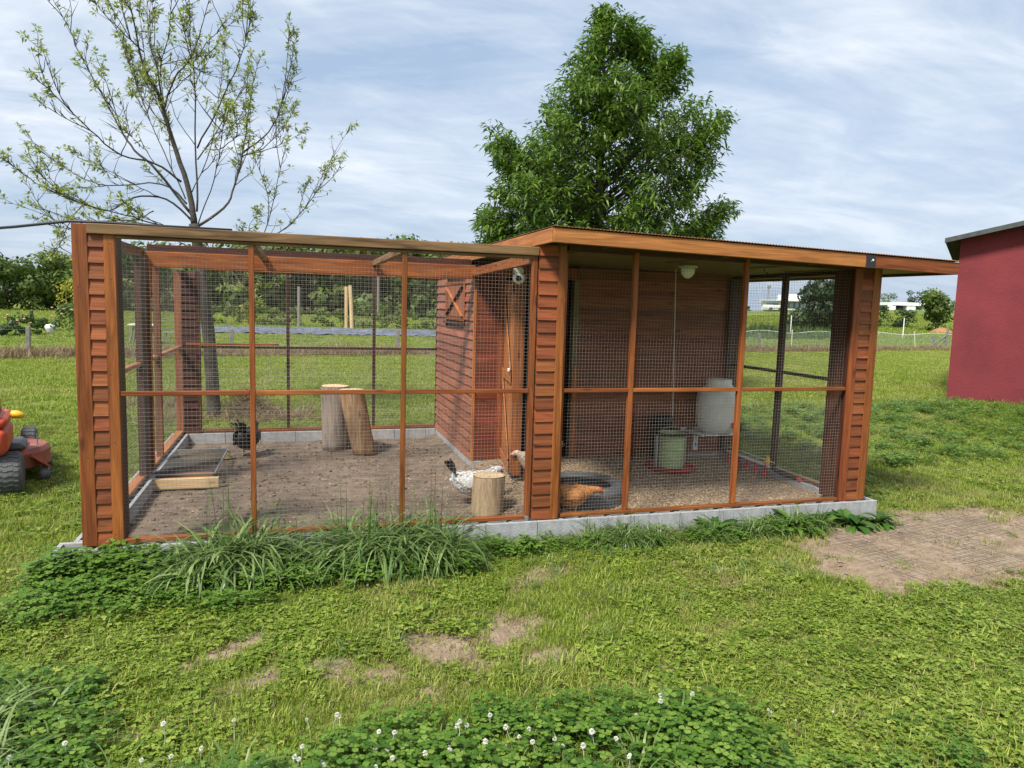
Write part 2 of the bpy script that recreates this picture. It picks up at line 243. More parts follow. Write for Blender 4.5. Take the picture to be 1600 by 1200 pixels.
# ------------------------------------------------------------------ mesh building
class MB:
    def __init__(s): s.v = []; s.f = []; s.t = []; s.sm = False
    def add(s, vs, fs, tint=None):
        o = len(s.v); s.v += [tuple(map(float, x)) for x in vs]; s.f += [tuple(i+o for i in f) for f in fs]
        s.t += [0.5 if tint is None else tint]*len(vs); return s
    def box(s, x0, x1, y0, y1, z0, z1, c=.0, jit=0.):
        c = min(c, .45*min(abs(x1-x0), abs(y1-y0), abs(z1-z0)))
        cx, cy, cz = (x0+x1)/2, (y0+y1)/2, (z0+z1)/2; h = np.array([abs(x1-x0)/2, abs(y1-y0)/2, abs(z1-z0)/2])
        ctr = np.array([cx, cy, cz])
        sg = [(a, b, d) for a in (-1, 1) for b in (-1, 1) for d in (-1, 1)]
        if c <= 0:
            vs = [ctr+h*np.array(q) for q in sg]
            fs = [(0, 1, 3, 2), (4, 6, 7, 5), (0, 4, 5, 1), (2, 3, 7, 6), (0, 2, 6, 4), (1, 5, 7, 3)]
            return s.add(vs, fs)
        vs = []; idx = {}
        for q in sg:
            for a in range(3):
                e = h-c; e[a] = h[a]; idx[q, a] = len(vs); vs.append(ctr+e*np.array(q))
        fs = []
        for a in range(3):
            b, d = [(1, 2), (2, 0), (0, 1)][a]
            for sgn in (-1, 1):
                qs = []
                for (u, w) in ((-1, -1), (1, -1), (1, 1), (-1, 1)):
                    q = [0, 0, 0]; q[a] = sgn; q[b] = u; q[d] = w; qs.append(idx[tuple(q), a])
                fs.append(tuple(qs if sgn > 0 else qs[::-1]))
            # edges along axis a between faces b and d
            for u in (-1, 1):
                for w in (-1, 1):
                    q0 = [0, 0, 0]; q0[b] = u; q0[d] = w; q1 = list(q0); q0[a] = -1; q1[a] = 1; q0, q1 = tuple(q0), tuple(q1)
                    fs.append((idx[q0, b], idx[q1, b], idx[q1, d], idx[q0, d]))
        for q in sg: fs.append((idx[q, 0], idx[q, 1], idx[q, 2]))
        return s.add(vs, fs)
    def bar(s, a, b, w, h, c=.002, up=(0, 0, 1)):
        """square bar from a to b"""
        a, b = Vector(a), Vector(b); d = (b-a); ln = d.length; d.normalize(); up = Vector(up)
        if abs(d.dot(up)) > .98: up = Vector((0, 1, 0))
        x = d.cross(up).normalized(); z = x.cross(d)
        o = len(s.v); s.box(0, ln, -w/2, w/2, -h/2, h/2, c)
        for i in range(o, len(s.v)):
            p = s.v[i]; s.v[i] = tuple(a+d*p[0]+x*p[1]+z*p[2])
        return s
    def tube(s, pts, rad, n=6, cap=True, tint=None):
        pts = [Vector(p) for p in pts]; m = len(pts); rad = [rad]*m if np.isscalar(rad) else rad
        rings = []; px = None
        for i, p in enumerate(pts):
            t = (pts[min(i+1, m-1)]-pts[max(i-1, 0)])
            t = t.normalized() if t.length > 1e-9 else Vector((0, 0, 1))
            if px is None:
                px = t.orthogonal().normalized()
            px = (px-t*px.dot(t)); px = px.normalized() if px.length > 1e-6 else t.orthogonal().normalized()
            py = t.cross(px)
            rings.append([p+(px*math.cos(2*math.pi*k/n)+py*math.sin(2*math.pi*k/n))*rad[i] for k in range(n)])
        vs = [v for r in rings for v in r]
        fs = [(i*n+k, i*n+(k+1) % n, (i+1)*n+(k+1) % n, (i+1)*n+k) for i in range(m-1) for k in range(n)]
        if cap: fs += [tuple(range(n))[::-1], tuple((m-1)*n+k for k in range(n))]
        return s.add(vs, fs, tint)
    def lathe(s, prof, n=20, c=(0, 0, 0), axis=2, cap=True):
        """prof: (radius, height) pairs about an axis through c"""
        vs = []
        for r, h in prof:
            for k in range(n):
                a = 2*math.pi*k/n; q = [r*math.cos(a), r*math.sin(a), h]
                if axis == 0: q = [h, q[0], q[1]]
                if axis == 1: q = [q[0], h, q[1]]
                vs.append((q[0]+c[0], q[1]+c[1], q[2]+c[2]))
        m = len(prof)
        fs = [(i*n+k, i*n+(k+1) % n, (i+1)*n+(k+1) % n, (i+1)*n+k) for i in range(m-1) for k in range(n)]
        if cap: fs += [tuple(range(n))[::-1], tuple((m-1)*n+k for k in range(n))]
        return s.add(vs, fs)
    def loft(s, st, n=10):
        """stations (x, y, z, half width, half height) along a spine in the local xz plane"""
        m = len(st); vs = []
        for i, (x, y, z, w, h) in enumerate(st):
            a, b = st[max(i-1, 0)], st[min(i+1, m-1)]
            t = Vector((b[0]-a[0], b[1]-a[1], b[2]-a[2])).normalized(); sx = Vector((0, 1, 0)); sx = (sx-t*sx.dot(t)).normalized(); sz = t.cross(sx)
            for k in range(n):
                q = 2*math.pi*k/n; vs.append(Vector((x, y, z))+sx*(w*math.cos(q))+sz*(h*math.sin(q)))
        fs = [(i*n+k, i*n+(k+1) % n, (i+1)*n+(k+1) % n, (i+1)*n+k) for i in range(m-1) for k in range(n)]
        fs += [tuple(range(n))[::-1], tuple((m-1)*n+k for k in range(n))]
        return s.add(vs, fs)
    def xf(s, rotz=0, loc=(0, 0, 0), scale=1., rot=None):
        Mx = Matrix.Translation(loc) @ (rot.to_matrix().to_4x4() if rot else Matrix.Rotation(rotz, 4, 'Z')) @ Matrix.Scale(scale, 4)
        s.v = [tuple(Mx @ Vector(p)) for p in s.v]; return s
    def mesh(s, name, mt, off=(0, 0, 0), smooth=False, recalc=True):
        me = bpy.data.meshes.new(name); v = np.array(s.v, float)-np.array(off, float)
        me.from_pydata(v.tolist(), [], s.f)
        a = me.attributes.new('tint', 'FLOAT', 'POINT'); a.data.foreach_set('value', np.array(s.t, np.float32))
        for q in (mt if isinstance(mt, (list, tuple)) else [mt]): me.materials.append(q)
        if recalc:
            bm = bmesh.new(); bm.from_mesh(me); bmesh.ops.recalc_face_normals(bm, faces=bm.faces); bm.to_mesh(me); bm.free()
        if smooth: me.polygons.foreach_set('use_smooth', [True]*len(me.polygons))
        return me
WL = {}
def link(o, parent=None, wl=(0, 0, 0)):
    COL.objects.link(o); WL[o.name] = Vector(wl)
    if parent: o.parent = parent; o.location = Vector(wl)-WL[parent.name]
    else: o.location = wl
    return o
def put(name, mb, mt, parent=None, origin=None, smooth=False, recalc=True, **tags):
    v = np.array(mb.v); c = (v.min(0)+v.max(0))/2
    if origin is None: origin = c if parent else (c[0], c[1], v[:, 2].min())
    o = bpy.data.objects.new(name, mb.mesh(name, mt, origin, smooth, recalc)); link(o, parent, origin)
    for k, val in tags.items(): o[k] = val
    return o
def thing(name, label, cat, loc, group=None):
    o = bpy.data.objects.new(name, None); o.empty_display_size = .2; link(o, None, loc); o['label'] = label; o['category'] = cat
    if group: o['group'] = group
    return o
def board(name, x0, x1, y0, y1, z0, z1, W, parent, c=.003, axis=None, **tags):
    d = [abs(x1-x0), abs(y1-y0), abs(z1-z0)]; a = int(np.argmax(d)) if axis is None else axis
    return put(name, MB().box(x0, x1, y0, y1, z0, z1, c), W[a], parent, **tags)
def stick(name, a, b, w, h, W, parent, **tags):
    d = np.abs(np.array(b, float)-np.array(a, float)); return put(name, MB().bar(a, b, w, h), W[int(np.argmax(d))], parent, **tags)

def scatter(name, P, rot, scl, idx, meshes, **tags):
    """one object whose points carry instances of a few small meshes"""
    me = bpy.data.meshes.new(name); me.from_pydata(np.asarray(P).tolist(), [], [])
    a = me.attributes.new('rot', 'FLOAT_VECTOR', 'POINT'); a.data.foreach_set('vector', np.asarray(rot, np.float32).ravel())
    a = me.attributes.new('scl', 'FLOAT_VECTOR', 'POINT'); s = np.asarray(scl, np.float32); s = np.repeat(s[:, None], 3, 1) if s.ndim == 1 else s
    a.data.foreach_set('vector', s.ravel())
    a = me.attributes.new('idx', 'INT', 'POINT'); a.data.foreach_set('value', np.asarray(idx, np.int32))
    o = bpy.data.objects.new(name, me); COL.objects.link(o)
    ng = bpy.data.node_groups.new(name, 'GeometryNodeTree')
    ng.interface.new_socket('Geometry', in_out='INPUT', socket_type='NodeSocketGeometry'); ng.interface.new_socket('Geometry', in_out='OUTPUT', socket_type='NodeSocketGeometry')
    gi = ng.nodes.new('NodeGroupInput'); go = ng.nodes.new('NodeGroupOutput'); ins = ng.nodes.new('GeometryNodeInstanceOnPoints')
    ng.links.new(gi.outputs[0], ins.inputs['Points'])
    jn = ng.nodes.new('GeometryNodeJoinGeometry')
    for k, src in reversed(list(enumerate(meshes))):          # a join lists its links last to first
        so_ = bpy.data.objects.new(name+'_piece', src)
        oi = ng.nodes.new('GeometryNodeObjectInfo'); oi.inputs['Object'].default_value = so_; oi.inputs['As Instance'].default_value = True
        ng.links.new(oi.outputs['Geometry'], jn.inputs[0])
    ng.links.new(jn.outputs[0], ins.inputs['Instance']); ins.inputs['Pick Instance'].default_value = True
    def attr(nm, ty):
        n = ng.nodes.new('GeometryNodeInputNamedAttribute'); n.data_type = ty; n.inputs['Name'].default_value = nm; return n.outputs['Attribute']
    er = ng.nodes.new('FunctionNodeEulerToRotation'); ng.links.new(attr('rot', 'FLOAT_VECTOR'), er.inputs[0]); ng.links.new(er.outputs[0], ins.inputs['Rotation'])
    ng.links.new(attr('scl', 'FLOAT_VECTOR'), ins.inputs['Scale']); ng.links.new(attr('idx', 'INT'), ins.inputs['Instance Index'])
    ng.links.new(ins.outputs[0], go.inputs[0])
    md = o.modifiers.new('scatter', 'NODES'); md.node_group = ng
    o['kind'] = 'stuff'
    for k, val in tags.items(): o[k] = val
    return o

# ================================================================== GROUND
ELL = []   # bare patches: centre, radii, angle, strength
for a in [(2.05, -1.52, .62, .19, .25, .86), (1.50, -1.56, .20, .08, .1, .75), (2.35, -1.40, .30, .10, .5, .85), (2.45, -1.72, .28, .09, .2, .75), (.94, -1.27, .22, .08, .7, .85),
          (3.40, -.95, .22, .10, .4, .8), (2.85, -.66, .28, .12, .3, .6), (3.04, -1.96, .13, .07, .2, .8), (2.6, -2.05, .25, .1, .0, .55), (.8, -1.9, .2, .08, .3, .55), (3.85, -1.05, .2, .1, .1, .5),
          (1.15, -1.62, .2, .1, .4, .5), (-.45, -.25, .35, .12, 1., .6), (1.75, -1.95, .3, .08, .2, .5), (4.3, -1.9, .12, .08, .2, .6)]: ELL.append(a)
MAT_POLY = [(5.45, -.10), (4.95, -.55), (4.72, -1.0), (4.92, -1.42), (5.6, -1.45), (6.6, -1.35), (8.3, -1.0), (8.2, -.3), (7.2, .05), (6.3, .15), (5.8, -.03)]
def inpoly(x, y, poly):
    c = np.zeros(np.shape(x), bool); n = len(poly)
    for i in range(n):
        (x0, y0), (x1, y1) = poly[i], poly[i-1]
        cond = ((y0 > y) != (y1 > y)) & (x < (x1-x0)*(y-y0)/((y1-y0) or 1e-9)+x0); c ^= cond
    return c
def polydist(x, y, poly):
    d = np.full(np.shape(x), 9e9); n = len(poly)
    for i in range(n):
        ax, ay = poly[i]; bx, by = poly[i-1]; dx_, dy_ = bx-ax, by-ay
        t = np.clip(((x-ax)*dx_+(y-ay)*dy_)/(dx_*dx_+dy_*dy_), 0, 1); d = np.minimum(d, np.hypot(x-ax-t*dx_, y-ay-t*dy_))
    return np.where(inpoly(x, y, poly), -d, d)
def bare(x, y):
    x = np.asarray(x, float); y = np.asarray(y, float); n = fbm(x, y, 7., 3)-.5; o = np.zeros(x.shape)
    for cx, cy, rx, ry, an, st in ELL:
        u = (x-cx)*math.cos(an)+(y-cy)*math.sin(an); v = -(x-cx)*math.sin(an)+(y-cy)*math.cos(an)
        d = np.sqrt((u/rx)**2+(v/ry)**2)+n*2.6; o = np.maximum(o, st*(1-sstep(.35, 1.5, d)))
    d = polydist(x, y, MAT_POLY)+n*.35; o = np.maximum(o, 1-sstep(-.06, .12, d))
    return o
def axis_pts(lo, hi, a, b, step, far):
    m = list(np.arange(a, b+1e-6, step)); left = []; p, s = a, step
    while p > lo: s *= 1.22; p -= s; left.append(p)
    right = []; p, s = b, step
    while p < hi: s *= 1.22; p += s; right.append(p)
    return np.array(left[::-1]+m+right)
gx = axis_pts(-1500, 1500, -4, 11, .09, 0); gy = axis_pts(-60, 2500, -3.5, 5, .09, 0)
X, Y = np.meshgrid(gx, gy); Z = terrain(X, Y); BR = bare(X, Y)
nx, ny = len(gx), len(gy); ii = np.arange(nx*ny).reshape(ny, nx)
fc = np.stack([ii[:-1, :-1], ii[:-1, 1:], ii[1:, 1:], ii[1:, :-1]], -1).reshape(-1, 4)
me = bpy.data.meshes.new('ground'); me.from_pydata(np.stack([X, Y, Z], -1).reshape(-1, 3).tolist(), [], fc.tolist())
me.attributes.new('bare', 'FLOAT', 'POINT').data.foreach_set('value', BR.ravel().astype(np.float32))
me.materials.append(ground_material()); me.polygons.foreach_set('use_smooth', [True]*len(me.polygons))
gro = bpy.data.objects.new('ground', me); COL.objects.link(gro); gro['kind'] = 'structure'

# ================================================================== CHICKEN COOP
coop = thing('chicken_coop', 'orange stained timber chicken coop with wire mesh run, lapped siding posts and flat roof', 'chicken coop', (3.0, 2.0, 0.0))
PITCH_S = .0935
def siding_y(parent, x0, x1, y, z0, z1, W, face=-1, pitch=PITCH_S, t=.016, skip=None):
    """lapped boards on a wall that faces -y (face=-1): bottom edge proud, top edge tucked in"""
    z = z0; k = 0
    while z < z1-.02:
        zt = min(z+pitch+.012, z1); j = random.uniform(-.002, .002)
        m = MB(); o = .010+abs(j)
        vs = [(x0, y, z), (x1, y, z), (x1, y+face*(t+o*.5), z+j), (x0, y+face*(t+o*.5), z+j), (x0, y, zt), (x1, y, zt), (x1, y+face*.006, zt), (x0, y+face*.006, zt)]
        m.add(vs, [(0, 1, 2, 3), (4, 7, 6, 5), (3, 2, 6, 7), (0, 4, 5, 1), (0, 3, 7, 4), (1, 5, 6, 2)])
        put('siding_board', m, W[0], parent); z += pitch*(1+random.uniform(-.05, .05)); k += 1
def siding_x(parent, y0, y1, x, z0, z1, W, face=-1, pitch=PITCH_S, t=.016, hole=None):
    z = z0
    while z < z1-.02:
        zt = min(z+pitch+.012, z1); j = random.uniform(-.002, .002); o = .010
        segs = [(y0, y1)]
        if hole and zt > hole[2] and z < hole[3]: segs = [(y0, hole[0]), (hole[1], y1)]
        for a, b in segs:
            vs = [(x, a, z), (x, b, z), (x+face*(t+o*.5), b, z+j), (x+face*(t+o*.5), a, z+j), (x, a, zt), (x, b, zt), (x+face*.006, b, zt), (x+face*.006, a, zt)]
            put('siding_board', MB().add(vs, [(0, 1, 2, 3), (4, 7, 6, 5), (3, 2, 6, 7), (0, 4, 5, 1), (0, 3, 7, 4), (1, 5, 6, 2)]), W[1], parent)
        z += pitch*(1+random.uniform(-.04, .04))
def post(x0, x1, y0, y1, ztop, fronts, sides=(), dark=True, W=SIDE):
    p = put('clad_post', MB().box(x0+.012, x1-.012, y0+.022, y1, .002, ztop-.02, .002), DARKW[2] if dark else SIDE[2], coop)
    for i, (a, b) in enumerate(fronts[0]):
        board('corner_board', a, b, y0, y0+.0215, .001, ztop, DARKW if W is DARKW and i else STAIN, p)
        for zn in (.12, .62, 1.12, 1.62, ztop-.1): put('nail', MB().lathe([(.0035, -.0012), (.0035, .002)], 6, ((a+b)/2+random.uniform(-.015, .015), y0, zn+random.uniform(-.06, .06)), 1), BLACKP, p)
    a, b = fronts[1]; siding_y(p, a, b, y0+.0215, .004, ztop-.004, W)
    for (x, f, ya, yb) in sides: siding_x(p, ya, yb, x, .004, ztop-.01, SIDE, face=f)
    return p
# front left, centre, front right, back left
post(0., .235, 0., .235, 2.0, ([(0., .085), (.170, .235)], (.0855, .1695)), sides=[(.012, -1, .03, .23)])
put('nail_strip', MB().box(.0, .02, .0225, .06, .001, 1.99, .002), STAIN[2], coop)
pc = post(2.955, 3.165, -.012, .2, 2.02, ([(3.102, 3.165)], (2.958, 3.1015)))
board('frame_stile', 2.912, 2.950, .004, .05, .03, 1.965, STAIN, coop)
board('frame_stile', 3.168, 3.185, .006, .05, .03, 1.985, STAIN, coop)
post(5.714, 5.985, -.004, .25, 1.972, ([(5.722, 5.792), (5.905, 5.985)], (5.793, 5.9045)), sides=[(5.973, 1, .03, .24)])
post(-.02, .23, 4.0, 4.23, 1.87, ([(-.03, .045), (.20, .24)], (.046, .199)), W=DARKW)  # dark boards carry the shade of the inner side in their colour
# sills on the blocks
board('sill_plate', .238, 2.908, .0, .045, .008, .036, STAIN, coop)
board('sill_plate', 3.19, 5.712, .0, .045, .006, .030, STAIN, coop)
board('sill_plate', -.035, .045, .24, 3.995, .006, .040, LIGHTST, coop)
board('sill_plate', .245, 2.985, 4.02, 4.07, .006, .045, STAIN, coop)
board('sill_plate', 5.90, 5.96, .26, 2.0, .006, .036, WEATH, coop)
# front frames
for x in (1.014, 2.000): board('mullion', x-.017, x+.017, .004, .04, .037, 1.924, STAIN, coop)
for x in (3.730, 4.690): board('mullion', x-.019, x+.019, .004, .045, .031, 2.0, STAIN, coop)
for a, b in ((.2355, .996), (1.032, 1.982), (2.018, 2.911)): board('rail', a, b, .006, .038, .953, .982, STAIN, coop)
for a, b in ((3.186, 3.7105), (3.7495, 4.6705), (4.7095, 5.713)): board('rail', a, b, .006, .038, .953, .982, STAIN, coop)
put('beam', MB().bar((.086, .02, 1.972), (2.954, .02, 1.972), .075, .062, .004), WEATH[0], coop, label='weathered tan beam over the run')
put('beam', MB().bar((.236, .03, 1.931), (2.952, .03, 1.929), .05, .019, .002), WEATH[0], coop)
put('beam', MB().bar((3.187, .03, 2.012), (5.72, .03, 1.975), .05, .045, .003), DARKW[0], coop)
# left wall of the run
board('beam', -.02, .03, .236, 3.99, 1.90, 1.985, WEATH, coop)
board('rail', -.01, .04, .24, 3.98, .985, 1.02, LIGHTST, coop)
board('mullion', .0, .05, 1.74, 1.985, .041, 1.895, DARKW, coop)
board('mullion', .005, .075, 1.99, 2.055, .041, 1.90, STAIN, coop)
board('mullion', .0, .06, 2.55, 2.60, .041, 1.895, SIDE, coop)
# cross beam, roof rafters, back frame
put('cross_beam', MB().bar((.03, 2.012, 1.895), (2.983, 2.012, 1.895), .045, .132, .004), STAIN[0], coop)
put('beam', MB().bar((.05, 2.062, 1.985), (2.95, 2.062, 1.985), .045, .075, .003), DARKW[0], coop)
put('rafter', MB().bar((2.935, .05, 1.925), (2.965, 2.03, 1.895), .045, .075, .003), STAIN[1], coop)
for x in (1.02, 2.0): put('rafter', MB().bar((x, .05, 1.94), (x, 1.985, 1.94), .045, .05, .003), WEATH[1], coop)
for x in (.62, 1.5, 2.45): put('rafter', MB().bar((x, 2.04, 1.94), (x, 4.0, 1.90), .045, .045, .003), WEATH[1], coop)
put('beam', MB().bar((.24, 4.05, 1.93), (2.98, 4.05, 1.93), .05, .09, .003), STAIN[0], coop)
for x in (1.2, 2.212): board('mullion', x-.018, x+.018, 4.03, 4.065, .046, 1.885, DARKW, coop)
for a, b in ((.245, 1.181), (1.219, 2.193), (2.231, 2.985)): board('rail', a, b, 4.032, 4.06, .99, 1.02, DARKW, coop)
board('loose_slat', .10, 1.10, 3.90, 3.93, 1.035, 1.058, STAIN, coop)
# right wall of the covered run
board('mullion', 5.90, 5.945, 1.13, 1.19, .037, 1.935, DARKW, coop)
for a, b in ((.255, 1.128), (1.192, 1.99)): board('rail', 5.905, 5.94, a, b, .985, 1.015, DARKW, coop)
put('beam', MB().bar((5.93, .255, 1.955), (5.93, 2.03, 1.955), .05, .04, .003), DARKW[1], coop)
# ---- house
hw = put('house_wall', MB().box(3.006, 3.03, 2.07, 4.06, .002, 1.98), DARKW[1], coop)
board('corner_board', 2.982, 3.012, 2.042, 2.07, .001, 1.955, LIGHTST, hw); board('corner_board', 2.985, 3.012, 4.02, 4.07, .001, 1.955, DARKW, hw)
siding_x(hw, 2.0705, 4.019, 3.005, .004, 1.95, REDW, t=.020, hole=(2.46, 3.44, 1.40, 1.825))
hf = put('house_wall', MB().box(3.031, 3.245, 2.064, 2.09, .002, 1.99), DARKW[0], coop)
siding_y(hf, 3.013, 3.245, 2.064, .004, 1.98, [WALLR]*3, t=.004)
hr = put('house_wall', MB().box(4.10, 6.05, 2.064, 2.09, .002, 2.0), DARKW[0], coop)
siding_y(hr, 4.105, 6.045, 2.064, .004, 1.99, WALLW, t=.010)
board('corner_board', 5.955, 6.05, 2.02, 2.05, .001, 1.96, DARKW, hr); board('corner_board', 5.86, 5.95, 2.005, 2.04, .04, 1.93, DARKW, hr)
put('house_wall', MB().box(3.03, 6.05, 4.045, 4.07, .002, 2.0), SIDE[0], coop)
ho = put('house_wall', MB().box(6.025, 6.05, 2.092, 4.043, .002, 1.98), SIDE[1], coop)
put('house_floor', MB().box(3.04, 6.02, 2.1, 4.04, .0, .02), BLACK, coop)  # floor coloured near-black, the unlit interior put into its colour
put('doorway_dark_sheet', MB().box(3.26, 4.6, 2.75, 2.77, .022, 1.98), BLACK, coop)  # added near-black sheet, stands in for the darkness inside the doorway
# door opening and door
df = put('door_frame', MB().box(3.246, 3.30, 2.045, 2.09, .002, 1.86, .003).box(3.246, 4.099, 2.046, 2.09, 1.862, 1.98, .003), SIDE[2], coop)
board('door_jamb', 4.035, 4.099, 2.03, 2.09, .002, 1.86, OLIVE, coop)
board('door_stop', 4.04, 4.095, 2.0, 2.0285, .02, .985, LIGHTST, coop)
dl = put('door', MB().bar((3.315, 2.03, .93), (3.19, 1.30, .93), .02, 1.78, .003), STAIN[2], coop)
dvec = Vector((-.125, -.73, 0)).normalized(); dn = Vector((-.986, .169, 0))
def dpt(s, z, o=.022): q = Vector((3.315, 2.03, z))+dvec*(s*.7406)+dn*o; return q
for k in range(5):
    a, b = k/5+.004, (k+1)/5-.004; q = MB().bar(dpt((a+b)/2, .045, .013), dpt((a+b)/2, 1.815, .013), .006, (b-a)*.74, .001, up=dvec)
    put('door_board', q, LIGHTST[2], dl)
for z in (.10, .92, 1.74): put('door_rail', MB().bar(dpt(.02, z, .031), dpt(.98, z, .031), .008, .085, .001), LIGHTST[1], dl)
for z0, z1 in ((.15, .87), (.97, 1.69)): put('door_brace', MB().bar(dpt(.08, z1, .031), dpt(.92, z0, .031), .075, .008, .001, up=dn), LIGHTST[1], dl)
put('door_edge', MB().bar(Vector((3.184, 1.272, .93)), Vector((3.262, 1.262, .93)), .02, 1.80, .002), STAIN[2], dl)
put('door_latch', MB().bar(dpt(.93, 1.0, .045), dpt(.99, 1.0, .05), .02, .025, .002), WHITEM, dl)
# shutter on the side wall
wd = put('shutter', MB().box(2.985, 3.004, 2.50, 3.40, 1.44, 1.79, .002), REDW[2], coop)
for a in ((2.974, 2.986, 2.46, 3.44, 1.79, 1.825), (2.974, 2.986, 2.46, 3.44, 1.40, 1.438), (2.974, 2.986, 2.46, 2.52, 1.438, 1.79), (2.974, 2.986, 3.38, 3.44, 1.438, 1.79)): board('shutter_frame', *a, SIDE, wd)
put('shutter_brace', MB().bar((2.977, 2.53, 1.77), (2.977, 3.37, 1.455), .012, .045, .002, up=(1, 0, 0)), DARKW[1], wd)
put('shutter_brace', MB().bar((2.9675, 3.37, 1.77), (2.9675, 2.53, 1.455), .006, .03, .001, up=(1, 0, 0)), LIGHTST[1], wd)  # light brace over dark one: highlight and edge shade put into wood colour
for k in range(4): board('shutter_board', 2.981, 2.9845, 2.53+k*.21, 2.53+k*.21+.2, 1.445, 1.785, REDW, wd, axis=2)
board('shutter_sill', 2.955, 2.985, 2.44, 3.46, 1.355, 1.385, DARKW, wd)
# roof
def rz(x): return 2.116-.0232*(x-2.96)
XL, XR, YF, YB = 2.955, 6.465, -.30, 4.35
rf = MB(); vs = []
for x in (XL+.024, XR-.024):
    for y in (YF+.024, YB-.024):
        vs += [(x, y, rz(x)-.075), (x, y, rz(x)-.055)]
rf.add(vs, [(0, 2, 6, 4), (1, 5, 7, 3), (0, 1, 3, 2), (4, 6, 7, 5), (0, 4, 5, 1), (2, 3, 7, 6)])
roof = put('roof', rf, OLIVE[1], coop)
def fascia(x0, x1, y): return MB().bar((x0, y, (rz(x0)-.05)), (x1, y, (rz(x1)-.05)), .022, .098, .003)
put('fascia_board', fascia(XL, 5.62, YF+.011), LIGHTST[0], roof); put('fascia_board', fascia(5.625, XR, YF+.011), STAIN[0], roof)
put('fascia_board', fascia(XL, XR, YB-.011), STAIN[0], roof)
put('verge_board', MB().bar((XL+.004, YF+.0225, rz(XL)-.05), (XL+.004, YB-.0225, rz(XL)-.05), .022, .098, .003), LIGHTST[1], roof)
put('verge_board', MB().bar((XR-.011, YF+.0225, rz(XR)-.05), (XR-.011, YB-.0225, rz(XR)-.05), .022, .098, .003), STAIN[1], roof)
put('verge_strip', MB().bar((XL-.012, .15, rz(XL)-.085), (XL-.012, 2.6, rz(XL)-.085), .012, .04, .002), LIGHTST[1], roof)
put('fascia_bracket', MB().box(5.535, 5.625, YF-.006, YF-.001, rz(5.58)-.102, rz(5.58)-.003, .001), BLACKP, roof)
put('bracket_screw', MB().lathe([(.006, 0), (.006, .004)], 8, (5.58, YF-.010, rz(5.58)-.05), 1), STEEL, roof)
put('bracket_screw', MB().lathe([(.008, 0), (.008, .004)], 8, (5.595, YF-.010, rz(5.58)-.04), 1), WHITEM, roof)
nn = MB(); k = 0; cs = .013; xs = np.arange(XL-.005, XR+.005, cs)       # corrugated sheet, ribs running front to back
vs = []
for i, x in enumerate(xs):
    z = rz(x)+.006+(.006 if i % 2 else 0)
    vs += [(x, YF-.012, z), (x, YB+.012, z), (x, YF-.012, z+.002), (x, YB+.012, z+.002)]
fs = []
for i in range(len(xs)-1):
    a, b = i*4, i*4+4; fs += [(a, a+1, b+1, b), (a+2, b+2, b+3, a+3), (a, b, b+2, a+2)]
put('corrugated_sheet', MB().add(vs, fs), plain('sheet_edge', (.30, .13, .05), rough=.5), roof, recalc=False)
for x in (3.45, 4.45, 5.25, 5.75): put('rafter', MB().bar((x, YF+.03, rz(x)-.083), (x, .9+0*x, rz(x)-.083), .012, .010, .001), OLIVE[1], roof)
for p_, q_ in (((5.28, .62), (5.31, .60)), ((5.72, .9), (5.69, .93))):
    put('roof_hook', MB().tube([(p_[0], p_[1], rz(5.5)-.078), (p_[0], p_[1], rz(5.5)-.11), (q_[0], q_[1], rz(5.5)-.13)], .005, 6), BLACKP, roof)
# ---- wire mesh panels
def meshgrid(o, u, v, lu, lv, sp=.0254, r=.00058):
    o, u, v = Vector(o), Vector(u), Vector(v); m = MB(); n_ = u.cross(v); c0 = lambda p: 3.1*p.dot(u)+4.3*p.dot(v)
    def wire(a, b):
        d = (b-a).normalized(); s = d.cross(n_).normalized(); k_ = 7; pts = []
        for i in range(k_+1):
            c = a.lerp(b, i/k_)+s*random.gauss(0, .0007)+n_*(.0035*math.sin(c0(a.lerp(b, i/k_))))
            pts += [c+s*r+n_*(-r*.58), c-s*r+n_*(-r*.58), c+n_*(r*1.15)]
        m.add(pts, [f for i in range(0, 3*k_, 3) for f in ((i, i+1, i+4, i+3), (i+1, i+2, i+5, i+4), (i+2, i, i+3, i+5))])
    for k in range(int(lu/sp)+1): wire(o+u*(k*sp), o+u*(k*sp)+v*lv)
    for k in range(int(lv/sp)+1): wire(o+v*(k*sp), o+v*(k*sp)+u*lu)
    return m
def panel(*a, **k): put('wire_mesh', meshgrid(*a, **k), WIRE, coop, recalc=False, kind='stuff')
panel((.236, .042, .03), (1, 0, 0), (0, 0, 1), 2.68, 1.90)
panel((3.186, .047, .03), (1, 0, 0), (0, 0, 1), 2.53, 1.97)
panel((.052, .236, .03), (0, 1, 0), (0, 0, 1), 3.76, 1.88)
panel((.24, 4.028, .03), (1, 0, 0), (0, 0, 1), 2.74, 1.87)
panel((5.898, .25, .03), (0, 1, 0), (0, 0, 1), 1.76, 1.91)

